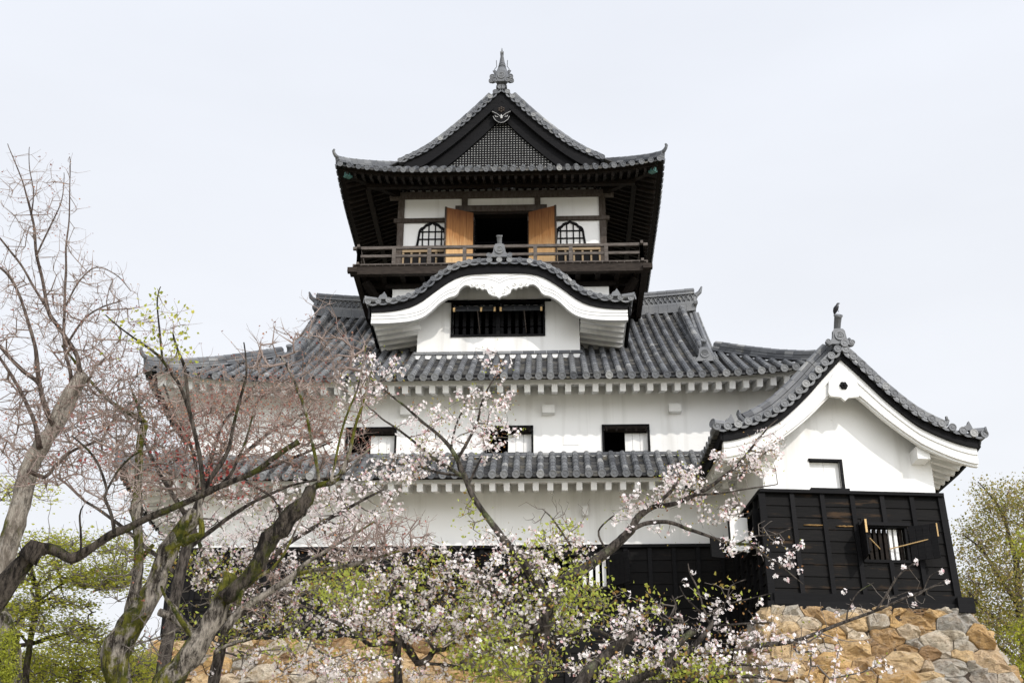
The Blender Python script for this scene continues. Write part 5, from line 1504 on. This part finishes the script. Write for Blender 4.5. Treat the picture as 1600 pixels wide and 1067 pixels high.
# the long dark limb that arches to the right
T.tr = MB()
T.limb([(-75, 1040, 54), (-40, 975, 46), (-6, 932, 40), (18, 900, 35), (38, 876, 29), (54, 862, 24), (75, 858, 18), (96, 866, 16), (112, 874, 15), (132, 864, 14), (160, 845, 13), (175, 835, 12.5), (199, 825, 12), (229, 810, 11), (258, 798, 10.5), (298, 782, 10), (340, 762, 10), (372, 748, 9), (400, 735, 9), (440, 706, 9), (467, 690, 9)], 11.6, base=True, jit=.2)
T.limb([(40, 874, 36), (54, 856, 29), (61, 846, 26)], 11.55, hold=False)
for L in ([(320, 770, 8), (313, 720, 8), (306, 690, 7), (300, 660, 7), (294, 637, 7), (281, 604, 6), (272, 589, 5), (255, 562, 5), (240, 548, 4), (225, 538, 3.5), (205, 525, 3), (185, 510, 2.5), (165, 492, 2)],
          [(296, 645, 7), (292, 610, 6), (289, 580, 6), (286, 565, 5), (278, 545, 4), (270, 520, 3)], [(255, 562, 4), (251, 530, 4), (247, 495, 3), (246, 470, 2.5), (251, 448, 1.5)],
          [(316, 774, 8), (330, 748, 8), (345, 725, 8), (357, 700, 7), (362, 675, 6), (370, 645, 5), (377, 618, 5), (384, 589, 4), (384, 560, 3), (381, 535, 2)],
          [(340, 762, 6), (360, 742, 5), (372, 715, 4), (383, 690, 4), (395, 650, 3)],
          [(126, 868, 5), (127, 835, 4), (126, 805, 3.5), (130, 790, 2)], [(178, 832, 7), (176, 808, 6), (172, 793, 6), (165, 775, 5), (168, 765, 5), (155, 730, 4), (145, 712, 4), (130, 695, 3), (112, 680, 2)],
          [(167, 766, 4), (185, 735, 3.5), (208, 712, 3), (222, 705, 2)]):
    T.limb(L, 11.6 + random.uniform(-.15, .15), wob=.012, jit=.08, sides=6)
DARK, T.tr = T.tr, PALE
A = region([(40, 300, 45, 70, 60, Y, .4), (100, 310, 30, 60, 30, Y, .4), (60, 420, 75, 80, 130, Y, .6), (140, 460, 60, 60, 70, Y, .5), (70, 560, 90, 90, 260, Y, .8), (185, 500, 60, 50, 60, Y, .5), (180, 590, 70, 70, 160, Y, .7), (40, 690, 80, 80, 200, Y, .9),
            (150, 690, 80, 70, 170, Y, .8), (255, 520, 35, 50, 30, 11.6, .2), (290, 600, 60, 50, 45, 11.6, .4), (385, 590, 35, 50, 40, 11.7, .3), (400, 690, 70, 40, 60, 11.7, .4), (180, 760, 60, 40, 60, 11.7, .4)])
T.grow(A, curl=.2); tp_ = T.twiglets(2, .06, .24)
tk = T.trunk('pale bark'); T.twigs('brown twig', .00115, .44, .016, parent=tk)
build(DARK, 'arching_limb', 'dark mossy bark', tk, smooth=True); build(BROWN, 'branches', 'brown bark', tk, smooth=True)
sel = T.P[rng.choice(tp_, 900, replace=False)]
leaves(T.root, sel, 'maple bud', 1, 2, .012, .020, .5, name='foliage')
q = atn(rng.uniform(185, 300, 70), rng.uniform(460, 565, 70), 11.6 + rng.uniform(-.2, .2, 70)); near = T.P[:T.n]
q = np.array([near[np.argmin(np.sum((near - a) ** 2, 1))] for a in q]); leaves(T.root, q, 'green maple leaf', 2, 4, .04, .05, .35, name='foliage', up=-.3)

# ---- mossy tree with the forked, sawn-off trunk
T = tree('mossy_tree', 'mossy grey tree forking into a sawn-off limb and a slim straight upright stem', 195, 13)
Y = 13.0
T.limb([(186, 1095, 33), (184, 1065, 34), (182, 1025, 46), (196, 995, 45), (212, 967, 40), (230, 940, 32), (241, 915, 30), (252, 888, 28), (264, 860, 28), (278, 838, 27), (292, 820, 25), (307, 801, 22)], Y, base=True, jit=.36, sides=16)
T.limb([(203, 985, 30), (208, 950, 24), (212, 915, 19), (215, 880, 15), (216, 845, 14), (214, 815, 15), (212, 797, 21), (213, 780, 16), (214, 765, 12), (216, 723, 12), (218, 695, 12), (223, 672, 12), (226, 660, 11), (216, 652, 8), (200, 643, 7), (184, 633, 6), (168, 622, 6), (150, 605, 5), (136, 589, 5), (115, 562, 4), (97, 540, 3)], Y + .1, jit=.2)
T.limb([(283, 850, 14), (300, 842, 14), (315, 834, 11), (314, 815, 9), (312, 796, 8), (314, 780, 7), (320, 768, 5)], Y, sides=7)
T.limb([(206, 900, 12), (222, 872, 8), (240, 850, 6)], Y + .3, sides=6); T.limb([(226, 662, 5), (218, 640, 6), (213, 622, 5), (206, 608, 3)], Y, sides=6)
for L in ([(248, 955, 12), (270, 965, 13), (290, 980, 12), (308, 996, 11)], [(262, 935, 6), (276, 950, 7), (286, 966, 8), (300, 985, 10)], [(220, 1005, 3), (262, 990, 3), (300, 970, 2)], [(285, 850, 5), (250, 867, 3), (262, 868, 2)]):
    T.limb(L, Y - .1, sides=6, jit=.08)
A = region([(160, 640, 70, 60, 60, Y, .4), (230, 620, 40, 60, 40, Y, .3), (225, 740, 60, 70, 60, Y, .4), (190, 880, 50, 60, 40, Y, .3), (235, 990, 40, 50, 40, Y, .3)])
T.grow(A, curl=.25); tp_ = T.twiglets(2, .06, .2); tk = T.trunk('mossy grey bark'); T.twigs('grey twig', .0014, .44, .016, parent=tk)
leaves(T.root, T.P[rng.choice(tp_, 120)], 'maple bud', 1, 2, .012, .022, .5, name='foliage')

# ---- mossy tree whose dark limb climbs to the right
T = tree('mossy_tree', 'mossy tree leaning right, with a dark crooked upper limb and long pale side branches', 262, 12.6)
Y = 12.6
T.limb([(246, 1100, 40), (270, 1058, 39), (294, 1026, 37), (316, 996, 35), (334, 968, 32), (347, 940, 29), (355, 915, 26), (359, 897, 22)], Y, base=True, jit=.36, sides=16)
GREY, T.tr = T.tr, MB()
T.limb([(350, 938, 26), (372, 918, 24), (388, 902, 24), (404, 882, 24), (413, 860, 25), (421, 842, 27), (436, 826, 29), (452, 810, 28), (468, 794, 28), (480, 780, 24), (486, 762, 17)], Y - .1, jit=.34, sides=16)
DARK, T.tr = T.tr, GREY
T.limb([(482, 768, 12), (496, 756, 11), (516, 753, 10), (530, 742, 8), (540, 722, 7), (550, 690, 6), (560, 650, 5), (572, 610, 4), (580, 580, 3)], Y - .1, sides=7)
T.limb([(350, 985, 15), (362, 970, 14), (376, 955, 13), (398, 938, 12), (422, 922, 11), (444, 908, 11), (463, 896, 10), (478, 880, 7), (492, 871, 6), (520, 854, 5), (549, 839, 4), (585, 815, 3)], Y - .15, sides=7)
T.limb([(462, 897, 7), (490, 890, 6), (519, 888, 6), (549, 882, 6), (582, 872, 5), (608, 864, 4), (630, 858, 3), (652, 855, 2)], Y - .15, sides=7)
for L in ([(308, 1000, 14), (296, 985, 11), (284, 970, 9), (272, 952, 8), (261, 936, 6), (252, 915, 4)], [(372, 958, 8), (376, 930, 8), (384, 914, 7), (404, 900, 7), (422, 890, 6), (440, 872, 5), (452, 850, 4), (466, 820, 3), (482, 790, 2)],
          [(498, 752, 6), (493, 715, 6), (484, 675, 5), (475, 634, 5), (460, 595, 4), (440, 558, 3)], [(516, 752, 5), (530, 690, 4), (545, 640, 4), (560, 600, 3), (572, 540, 2)], [(510, 755, 4), (540, 735, 3), (580, 700, 2)],
          [(335, 1020, 6), (352, 1008, 5), (380, 1000, 4), (402, 994, 3), (430, 990, 2)]):
    T.limb(L, Y - .1 + random.uniform(-.15, .15), sides=6, jit=.08, wob=.012)
A = region([(450, 560, 60, 50, 60, Y, .4), (530, 620, 60, 70, 80, Y, .4), (540, 560, 40, 50, 30, Y, .4), (610, 840, 60, 35, 90, Y - .2, .3), (540, 850, 60, 30, 50, Y - .2, .3), (460, 640, 50, 50, 50, Y, .4), (420, 920, 60, 40, 40, Y, .3), (500, 500, 30, 45, 14, Y, .3)])
T.grow(A, curl=.2); tp_ = T.twiglets(3, .06, .22); tk = T.trunk('mossy grey bark'); build(DARK, 'upper_limb', 'dark mossy bark', tk, smooth=True); T.twigs('brown twig', .0013, .44, .016, parent=tk)
leaves(T.root, T.P[rng.choice(tp_, 260)], 'maple bud', 1, 2, .014, .026, .5, name='foliage')

# ---- reddish budding maple between these and the keep
T = tree('budding_maple', 'maple hazed with red-brown buds and few scarlet leaves before the left end of the keep', 300, 19)
Y = 19.
T.limb([(250, 1090, 22), (262, 1000, 20), (280, 900, 18), (300, 820, 15), (315, 770, 12), (330, 720, 9)], Y, base=True)
for L in ([(300, 820, 9), (250, 740, 7), (220, 680, 5), (190, 640, 4)], [(315, 770, 8), (370, 720, 6), (430, 670, 5), (490, 640, 3)], [(310, 780, 7), (300, 700, 6), (270, 640, 4), (255, 600, 3)], [(330, 720, 7), (350, 660, 5), (400, 610, 3)], [(290, 860, 8), (370, 800, 6), (450, 760, 4), (540, 740, 3)], [(315, 770, 7), (420, 730, 5), (520, 690, 3)], [(280, 900, 8), (200, 830, 6), (130, 780, 4)]):
    T.limb(L, Y + random.uniform(-.6, .6), sides=6, jit=.1)
A = region([(410, 660, 120, 55, 330, Y, 1.4), (310, 660, 90, 60, 230, Y, 1.4), (230, 690, 80, 70, 180, Y, 1.4), (500, 695, 80, 42, 140, Y, 1.2), (330, 745, 130, 40, 170, Y, 1.3), (170, 620, 70, 60, 110, Y, 1.4), (90, 690, 90, 70, 150, Y, 1.5), (460, 620, 50, 26, 36, Y, 1), (380, 610, 70, 20, 40, Y, 1)])
T.grow(A, curl=.25); tp_ = T.twiglets(3, .08, .26); tk = T.trunk('cherry bark'); T.twigs('brown twig', .0016, .42, .022, parent=tk)
leaves(T.root, T.P[rng.choice(tp_, len(tp_) - 300, replace=False)], 'maple bud', 1, 2, .015, .034, .5, name='foliage')
q = region([(325, 735, 45, 22, 34, Y - .5, .5), (380, 755, 30, 20, 10, Y - .5, .4), (120, 690, 60, 50, 34, Y - .5, .5), (260, 690, 60, 40, 26, Y - .5, .5)]); leaves(T.root, q, 'red maple leaf', 2, 4, .05, .06, .4, name='foliage', up=-.2)

# ---- cherries
def cherry(T, regs, bark='cherry bark', leaf=.8, lo=5, hi=11, green=None, rad=.08, fr=.0255, twig='grey twig', bare=None, pink=.15, keep=1.0):
    C = region([(a, b, c, d, int(n_ * (.86 if b < 800 and e < 20 else .48 if e < 20 else .66)), e, f) for a, b, c, d, n_, e, f in regs]); B = [C] + ([region(green)] if green else []) + ([region(bare)] if bare else [])
    T.grow(np.concatenate(B), curl=.22); T.twiglets(1, .05, .16)
    tk = T.trunk(bark); T.twigs(twig, .0022, .43, .03, parent=tk)
    if keep < 1: C = C[rng.uniform(0, 1, len(C)) < keep]
    blossoms(T.root, C + rng.normal(0, .02, C.shape), lo, hi, rad, fr, tone0=pink)
    if leaf: leaves(T.root, C[rng.uniform(0, 1, len(C)) < leaf], 'young cherry leaf', 3, 6, .085, .038, .30, name='foliage', tones=(0, .8))
    if green: leaves(T.root, B[1], 'young cherry leaf', 6, 11, .09, .06, .34, name='foliage', tones=(.4, 1))
T = tree('cherry_tree', 'blossoming cherry tree standing behind the mossy trunks, its white flowers between their limbs', 330, 21)
Y = 21.
T.limb([(330, 1090, 18), (345, 1010, 17), (372, 940, 15), (410, 880, 12), (440, 830, 9)], Y, base=True)
for L in ([(372, 940, 10), (320, 870, 7), (300, 800, 5)], [(410, 880, 9), (480, 830, 7), (550, 790, 5), (600, 765, 3)], [(440, 830, 7), (430, 780, 5), (380, 750, 3)], [(360, 970, 8), (440, 930, 7), (520, 900, 5), (590, 880, 3)], [(345, 1010, 7), (420, 990, 6), (500, 980, 4)]):
    T.limb(L, Y + random.uniform(-.6, .6), sides=7)
cherry(T, [(350, 830, 85, 75, 230, Y, 1.2), (450, 800, 110, 50, 200, Y, 1.2), (540, 800, 90, 50, 150, Y, 1.), (400, 890, 110, 60, 150, Y, 1.2), (560, 870, 70, 60, 110, Y, 1.), (460, 960, 110, 50, 150, Y, 1.2), (400, 1035, 130, 30, 50, Y, 1), (240, 800, 60, 60, 90, Y, 1.2), (560, 745, 50, 20, 30, Y, .6), (520, 1040, 90, 26, 80, Y, 1)],
       leaf=.55, green=[(320, 890, 60, 30, 40, Y - .5, .8), (520, 920, 60, 35, 110, Y - 1, .6), (430, 990, 100, 40, 60, Y - .6, .8), (330, 970, 60, 60, 30, Y, .8)], rad=.095, fr=.0285,
       bare=[(340, 950, 80, 60, 140, Y, 1), (470, 930, 90, 60, 120, Y, 1), (560, 900, 60, 40, 60, Y, 1)])

T = tree('cherry_tree', 'small cherry with thin upright lichened trunk and low spreading blossom before the stone base', 621, 18)
Y = 18.
T.limb([(621, 1090, 15), (621, 1040, 13), (621, 1003, 13)], Y, base=True)
for L in ([(620, 1005, 9), (600, 1004, 8), (578, 1007, 8), (560, 993, 6), (540, 980, 6), (513, 967, 4)], [(623, 996, 11), (632, 1006, 11), (640, 1015, 12), (648, 1026, 12), (655, 1037, 10)],
          [(650, 1036, 9), (662, 1034, 10), (672, 1026, 10), (679, 1016, 9), (695, 1014, 7), (710, 1005, 7), (730, 993, 6), (750, 985, 6), (772, 955, 5), (795, 922, 5), (820, 900, 4)], [(679, 1015, 5), (670, 1000, 5), (655, 988, 4), (630, 975, 3)],
          [(660, 1036, 5), (700, 1038, 5), (716, 1042, 6), (760, 1048, 4), (800, 1040, 3)], [(621, 1003, 7), (610, 960, 5), (615, 915, 4), (640, 880, 3)], [(632, 1003, 5), (680, 950, 5), (700, 910, 4), (690, 870, 2)]):
    T.limb(L, Y + random.uniform(-.2, .2), sides=7)
cherry(T, [(620, 940, 75, 55, 200, Y, .9), (660, 890, 60, 45, 100, Y, .8), (560, 950, 60, 40, 70, Y, .8), (720, 930, 60, 55, 110, Y, .9), (640, 980, 100, 30, 130, Y, .9), (740, 980, 60, 40, 110, Y, .8), (560, 1040, 70, 25, 70, Y, .8), (700, 1050, 80, 18, 50, Y, .8)],
       leaf=1.0, green=[(560, 930, 50, 30, 60, Y, .6), (770, 1030, 60, 35, 110, Y, .6), (590, 1010, 40, 25, 24, Y, .5), (660, 930, 90, 60, 90, Y, .8), (730, 1000, 60, 30, 40, Y, .6)], rad=.075, pink=.2)

T = tree('cherry_tree', 'large cherry with two long lichened limbs reaching up across the white castle walls', 850, 17)
Y = 17.
T.limb([(838, 1100, 30), (842, 1040, 28), (847, 985, 26), (853, 955, 24), (864, 925, 22), (882, 906, 18), (904, 893, 17), (925, 880, 16), (955, 857, 15), (972, 842, 14), (985, 828, 14), (997, 808, 11), (1022, 791, 8), (1040, 789, 7), (1054, 786, 7), (1085, 773, 7), (1110, 761, 6), (1130, 745, 5), (1150, 728, 4.5), (1175, 698, 3.5), (1200, 669, 2.5), (1215, 655, 1.5)], Y, base=True)
for L in ([(1020, 792, 7), (1034, 780, 6), (1049, 766, 6), (1058, 752, 4), (1063, 743, 3)], [(984, 829, 9), (1006, 818, 7), (1024, 815, 7), (1042, 815, 6), (1060, 820, 6), (1076, 827, 6), (1110, 838, 5), (1150, 849, 4.5), (1175, 852, 4), (1195, 868, 3.5), (1222, 885, 3), (1255, 912, 1.5)],
          [(1150, 850, 3), (1180, 838, 2.5), (1210, 836, 2.2), (1235, 826, 1.5)], [(1085, 773, 4), (1130, 770, 3), (1175, 762, 2.5), (1215, 756, 1.5)],
          [(858, 940, 18), (835, 905, 15), (812, 872, 13), (795, 852, 13), (786, 842, 13), (776, 828, 11), (765, 814, 10), (751, 794, 9), (740, 775, 9), (735, 764, 9), (728, 745, 9), (720, 730, 9), (716, 718, 8), (706, 702, 7), (692, 687, 6), (674, 670, 5), (657, 655, 5), (640, 640, 4), (620, 624, 3.5), (604, 610, 3), (590, 596, 2)],
          [(722, 742, 6), (702, 729, 6), (681, 718, 5.5), (660, 702, 5), (643, 687, 4), (620, 668, 3.5), (597, 655, 3), (580, 640, 2)], [(716, 716, 6), (730, 694, 5), (741, 673, 4.5), (747, 655, 4), (751, 634, 4), (762, 610, 3), (776, 586, 2)], [(705, 702, 4), (712, 670, 3), (725, 630, 2.5), (715, 610, 2)],
          [(732, 757, 4), (742, 735, 3.5), (752, 715, 2.5)], [(720, 742, 4), (690, 738, 4), (655, 730, 3), (610, 725, 2), (575, 735, 1.5)],
          [(905, 870, 5), (890, 852, 4), (875, 828, 3), (860, 805, 2.5), (848, 795, 1.5)], [(945, 855, 4), (935, 830, 3), (960, 805, 2)], [(845, 1000, 10), (880, 995, 8), (930, 985, 6), (975, 1010, 4)], [(850, 980, 9), (810, 995, 7), (760, 1010, 6), (720, 1035, 4)], [(846, 990, 10), (790, 940, 8), (740, 890, 6), (700, 870, 4)]):
    T.limb(L, Y + random.uniform(-.2, .2), sides=7, jit=.1)
cherry(T, [(570, 590, 40, 40, 46, Y, .4), (620, 590, 22, 30, 12, Y, .3), (555, 640, 30, 30, 14, Y, .4), (660, 660, 45, 35, 34, Y, .4), (740, 650, 45, 40, 46, Y, .4), (760, 690, 30, 30, 22, Y, .4), (690, 700, 40, 30, 30, Y, .4), (610, 740, 45, 30, 26, Y, .4), (765, 570, 25, 25, 12, Y, .2), (790, 615, 12, 25, 10, Y, .2), (800, 670, 12, 14, 8, Y, .2), (655, 725, 50, 22, 36, Y, .3),
           (1060, 760, 35, 35, 46, Y, .3), (1090, 745, 15, 14, 10, Y, .2), (1000, 780, 30, 22, 22, Y, .3), (1150, 725, 45, 25, 32, Y, .3), (1125, 790, 40, 25, 26, Y, .3), (1150, 850, 40, 18, 24, Y, .3), (1220, 870, 35, 30, 22, Y, .2), (1195, 690, 25, 22, 14, Y, .2), (975, 810, 22, 18, 18, Y, .3), (900, 830, 30, 22, 14, Y, .3), (920, 860, 30, 25, 26, Y, .3),
           (1050, 825, 30, 15, 16, Y, .3), (830, 860, 50, 40, 84, Y, .6), (800, 920, 75, 60, 200, Y, .8), (870, 890, 35, 40, 36, Y, .6), (760, 870, 55, 40, 46, Y, .7), (860, 960, 70, 50, 70, Y, .8), (920, 1010, 60, 40, 56, Y, .7), (780, 1000, 70, 45, 76, Y, .8), (940, 1040, 60, 22, 50, Y, .7), (1200, 720, 20, 30, 14, Y, .2)],
       leaf=.8, green=[(900, 950, 50, 40, 70, Y, .6), (800, 1035, 80, 30, 120, Y, .7), (770, 960, 70, 50, 60, Y, .7), (850, 900, 60, 60, 50, Y, .6), (730, 810, 20, 20, 8, Y, .3), (870, 830, 40, 20, 10, Y, .3), (900, 900, 30, 30, 14, Y, .3), (960, 940, 20, 40, 8, Y, .3)],
       bare=[(1200, 850, 40, 40, 16, Y, .2), (850, 800, 40, 25, 8, Y, .2), (870, 800, 60, 20, 8, Y, .2)], pink=.14)

T = tree('cherry_tree', 'cherry with low limbs sweeping right below the black turret, ending in single flowers', 940, 15.5)
Y = 15.5
T.limb([(900, 1110, 28), (910, 1067, 22), (922, 1048, 20), (935, 1035, 18), (950, 1018, 17), (965, 1007, 16), (980, 996, 15), (992, 988, 14)], Y, base=True)
T.limb([(925, 1090, 18), (980, 1064, 12), (1020, 1050, 10), (1055, 1037, 10), (1075, 1020, 9), (1093, 1002, 8), (1110, 978, 7), (1112, 968, 5)], Y - .2, sides=8)
for L in ([(1040, 1042, 9), (1073, 1023, 9), (1115, 1019, 9), (1159, 1016, 9), (1180, 1012, 9), (1194, 1007, 8), (1220, 1004, 8), (1248, 999, 7), (1275, 990, 6), (1300, 980, 6), (1330, 968, 5), (1357, 958, 5), (1387, 945, 4.5), (1416, 933, 4), (1440, 924, 3.5), (1462, 914, 3), (1482, 904, 2)],
          [(1368, 953, 4), (1377, 940, 3.5), (1388, 924, 3.5), (1396, 911, 3.5), (1404, 900, 3), (1414, 890, 3), (1425, 882, 2.5), (1436, 874, 1.5)], [(1322, 970, 3), (1325, 950, 2.5), (1340, 925, 2.2), (1365, 910, 1.5)], [(1420, 932, 2.5), (1440, 925, 2), (1452, 900, 2), (1468, 890, 1.2)], [(1400, 938, 2.5), (1425, 945, 2), (1450, 950, 1.2)], [(1380, 935, 2), (1402, 930, 1.8), (1422, 923, 1)],
          [(1110, 976, 5), (1095, 958, 4), (1080, 942, 3), (1068, 928, 2.5), (1062, 915, 1.5)], [(1104, 970, 4), (1098, 950, 3), (1088, 915, 3), (1078, 895, 2.5), (1075, 880, 1.5)], [(1111, 977, 4), (1140, 976, 3.5), (1175, 974, 3), (1210, 972, 1.5)], [(1105, 960, 3), (1120, 950, 3), (1133, 940, 2.5), (1142, 915, 2), (1165, 905, 1.5)], [(1140, 942, 2.5), (1170, 935, 2), (1205, 926, 1.2)],
          [(1060, 1036, 7), (1090, 1039, 6), (1120, 1038, 6), (1160, 1037, 5), (1200, 1040, 3)], [(1000, 1066, 8), (1050, 1064, 7), (1100, 1060, 7), (1145, 1056, 6), (1188, 1057, 5), (1230, 1063, 3)], [(1040, 1045, 8), (1050, 1020, 9), (1068, 998, 11), (1086, 986, 12)], [(1035, 965, 4), (1048, 970, 3), (1075, 975, 2)], [(1050, 985, 4), (1046, 966, 3.5), (1056, 950, 3), (1050, 930, 2)]):
    T.limb(L, Y - .1 + random.uniform(-.15, .15), sides=7, jit=.1, wob=.012)
cherry(T, [(1000, 960, 40, 35, 60, Y, .4), (1040, 1000, 50, 30, 60, Y, .4), (975, 970, 20, 30, 20, Y, .3), (1130, 1000, 60, 28, 70, Y, .4), (1190, 990, 50, 25, 46, Y, .3), (1080, 1030, 80, 28, 90, Y, .5), (1160, 1045, 90, 20, 76, Y, .4), (1000, 1045, 60, 22, 56, Y, .4), (1240, 1020, 50, 30, 40, Y, .3), (1110, 965, 25, 12, 10, Y, .2), (1120, 935, 30, 25, 14, Y, .2), (1080, 905, 14, 25, 6, Y, .2), (1165, 935, 30, 14, 8, Y, .2), (1300, 1010, 50, 30, 20, Y, .3), (1290, 1050, 60, 16, 24, Y, .3), (1350, 1040, 50, 20, 12, Y, .3), (1060, 960, 14, 8, 4, Y, .1)],
       leaf=.5, green=[(1060, 1050, 70, 16, 60, Y, .4), (1020, 945, 25, 14, 10, Y, .2), (1120, 1050, 50, 14, 26, Y, .3), (960, 1050, 40, 14, 20, Y, .3), (1130, 925, 50, 16, 5, Y, .2)],
       bare=[(1420, 925, 50, 25, 14, Y, .2), (1320, 960, 60, 25, 10, Y, .2), (1060, 960, 30, 30, 10, Y, .2), (1250, 1000, 70, 20, 12, Y, .2)], rad=.062, fr=.0235, lo=4, hi=9)
q = np.array([tuple(at(x, y, Y - .05)) for x, y in ((1319, 924), (1332, 947), (1431, 877), (1413, 886), (1471, 892), (1481, 908), (1422, 931), (1428, 944), (1251, 893), (1229, 905), (1225, 880), (1212, 900), (1240, 866), (1307, 960))])
blossoms(T.root, q, 6, 9, .036, .023, name='blossoms')

# ---- green maples at lower left, deeper in
def layered(T, regs, mat, twig, size, n_lo, n_hi, rad, flat=.65, tones=(.1, 1), width=.42, per=1, bark='dark mossy bark', lname='leaves'):
    C = region(regs); T.grow(C, curl=.15, droop=.08); T.twiglets(per, .1, .35)
    tk = T.trunk(bark); T.twigs(twig, .0027, .42, .045, parent=tk)
    leaves(T.root, C, mat, n_lo, n_hi, rad, size, width, name=lname, flatness=flat, tones=tones)
T = tree('green_maple', 'maple with flat tiers of yellow-green leaves on a slim dark trunk, low at the left', 40, 22)
Y = 22.
T.limb([(38, 1095, 12), (41, 1049, 11), (46, 1009, 10), (52, 975, 10), (59, 947, 10), (60, 925, 9), (53, 909, 8), (48, 885, 6)], Y, base=True)
for L in ([(20, 1010, 6), (54, 1005, 7), (75, 998, 7), (102, 990, 6), (125, 983, 5), (145, 976, 3)], [(60, 940, 5), (85, 920, 4), (110, 905, 3)], [(52, 905, 4), (30, 880, 3), (10, 860, 2)], [(46, 1009, 5), (20, 980, 4), (-10, 960, 3)], [(140, 976, 3), (139, 960, 2.5), (150, 955, 2)], [(8, 990, 7), (30, 968, 7), (55, 945, 6), (90, 930, 4)]):
    T.limb(L, Y + random.uniform(-.3, .3), sides=7)
layered(T, [(90, 900, 110, 22, 200, Y, 1.2), (170, 905, 60, 18, 110, Y, 1.), (60, 945, 80, 14, 110, Y, 1), (110, 985, 60, 18, 90, Y, 1), (30, 970, 50, 20, 80, Y, 1), (160, 850, 80, 20, 70, Y, 1), (60, 860, 70, 24, 90, Y, 1.2), (30, 770, 60, 20, 40, Y, 1), (150, 1010, 80, 18, 110, Y, 1), (200, 870, 40, 15, 40, Y, 1)], 'green maple leaf', 'grey twig', .062, 9, 16, .17, flat=.8)
T = tree('green_maple', 'bushy bright green maple filling the bottom left corner behind the mossy trunk', 130, 24, cat='tree')
Y = 24.
T.limb([(120, 1110, 12), (118, 1060, 10), (112, 1030, 8)], Y, base=True)
for L in ([(118, 1060, 6), (160, 1040, 4), (210, 1025, 3)], [(115, 1045, 6), (70, 1040, 4), (30, 1030, 3)]): T.limb(L, Y, sides=7)
layered(T, [(120, 1040, 130, 24, 300, Y, 1.4), (40, 1050, 60, 30, 140, Y, 1.2), (220, 1045, 50, 22, 100, Y, 1.2), (110, 1065, 150, 22, 200, Y, 1.3)], 'green maple leaf', 'grey twig', .062, 10, 17, .19, tones=(.2, 1))
T = tree('mossy_trunk_tree', 'stout leaning trunk thickly coated in green moss at the very bottom left corner', 10, 14)
T.limb([(2, 1100, 50), (8, 1060, 46), (12, 1020, 40), (8, 985, 30), (-6, 950, 24)], 14, base=True); T.limb([(10, 1030, 22), (22, 1005, 16), (26, 985, 10)], 14)
T.trunk('mossy grey bark')
mo = atn(rng.uniform(-4, 24, 500), rng.uniform(985, 1067, 500), 13.85 + rng.uniform(-.1, .1, 500)); leaves(T.root, mo, 'green maple leaf', 3, 6, .03, .022, .5, name='foliage', tones=(.1, .6))

# ---- tree beyond the turret on the right
T = tree('olive_leaved_tree', 'broad tree in bronze-green leaf against the sky beyond the right side of the turret', 1600, 42)
Y = 42.
T.limb([(1612, 1120, 20), (1606, 1060, 18), (1600, 1000, 15), (1592, 940, 12), (1588, 880, 9)], Y, base=True)
for L in ([(1600, 1000, 9), (1565, 970, 7), (1535, 950, 5), (1510, 920, 3)], [(1595, 950, 8), (1560, 900, 6), (1535, 860, 4), (1505, 835, 2)], [(1588, 880, 8), (1575, 830, 6), (1560, 790, 4), (1528, 752, 1.5)], [(1588, 880, 7), (1610, 820, 5), (1615, 770, 3)], [(1604, 1040, 7), (1560, 1010, 5), (1520, 1000, 3)], [(1590, 900, 7), (1640, 850, 5), (1680, 830, 3)]):
    T.limb(L, Y + random.uniform(-.8, .8), sides=7)
layered(T, [(1590, 860, 45, 80, 200, Y, 2.0), (1560, 850, 45, 70, 130, Y, 1.6), (1525, 850, 30, 40, 60, Y, 1.2), (1530, 770, 18, 20, 14, Y, .5), (1508, 835, 14, 12, 8, Y, .5), (1555, 790, 28, 30, 60, Y, 1), (1600, 780, 40, 30, 120, Y, 1.5), (1550, 940, 60, 55, 270, Y, 2), (1510, 930, 30, 40, 110, Y, 1.2), (1580, 1000, 60, 45, 220, Y, 2), (1530, 1000, 30, 30, 60, Y, 1.2), (1660, 900, 60, 110, 260, Y, 2), (1560, 1045, 40, 25, 60, Y, 1.5), (1500, 870, 12, 14, 8, Y, .5), (1535, 800, 18, 16, 14, Y, .5)],
        'olive leaf', 'brown twig', .085, 10, 17, .28, flat=.3, tones=(.05, 1), per=1, bark='cherry bark')
T = tree('bright_conifer', 'yellow-green feathery conifer sprig poking in at the right edge below the olive tree', 1625, 37)
Y = 37.
T.limb([(1625, 1100, 12), (1622, 1000, 9), (1618, 900, 6), (1612, 840, 3)], Y, base=True)
layered(T, [(1600, 990, 20, 24, 60, Y, .5), (1604, 850, 16, 20, 40, Y, .5), (1610, 1040, 30, 20, 60, Y, .5), (1640, 940, 30, 90, 120, Y, .8), (1583, 1050, 12, 14, 16, Y, .3)], 'bright conifer leaf', 'brown twig', .10, 9, 15, .14, flat=.1, tones=(.2, 1), width=.25, lname='foliage')
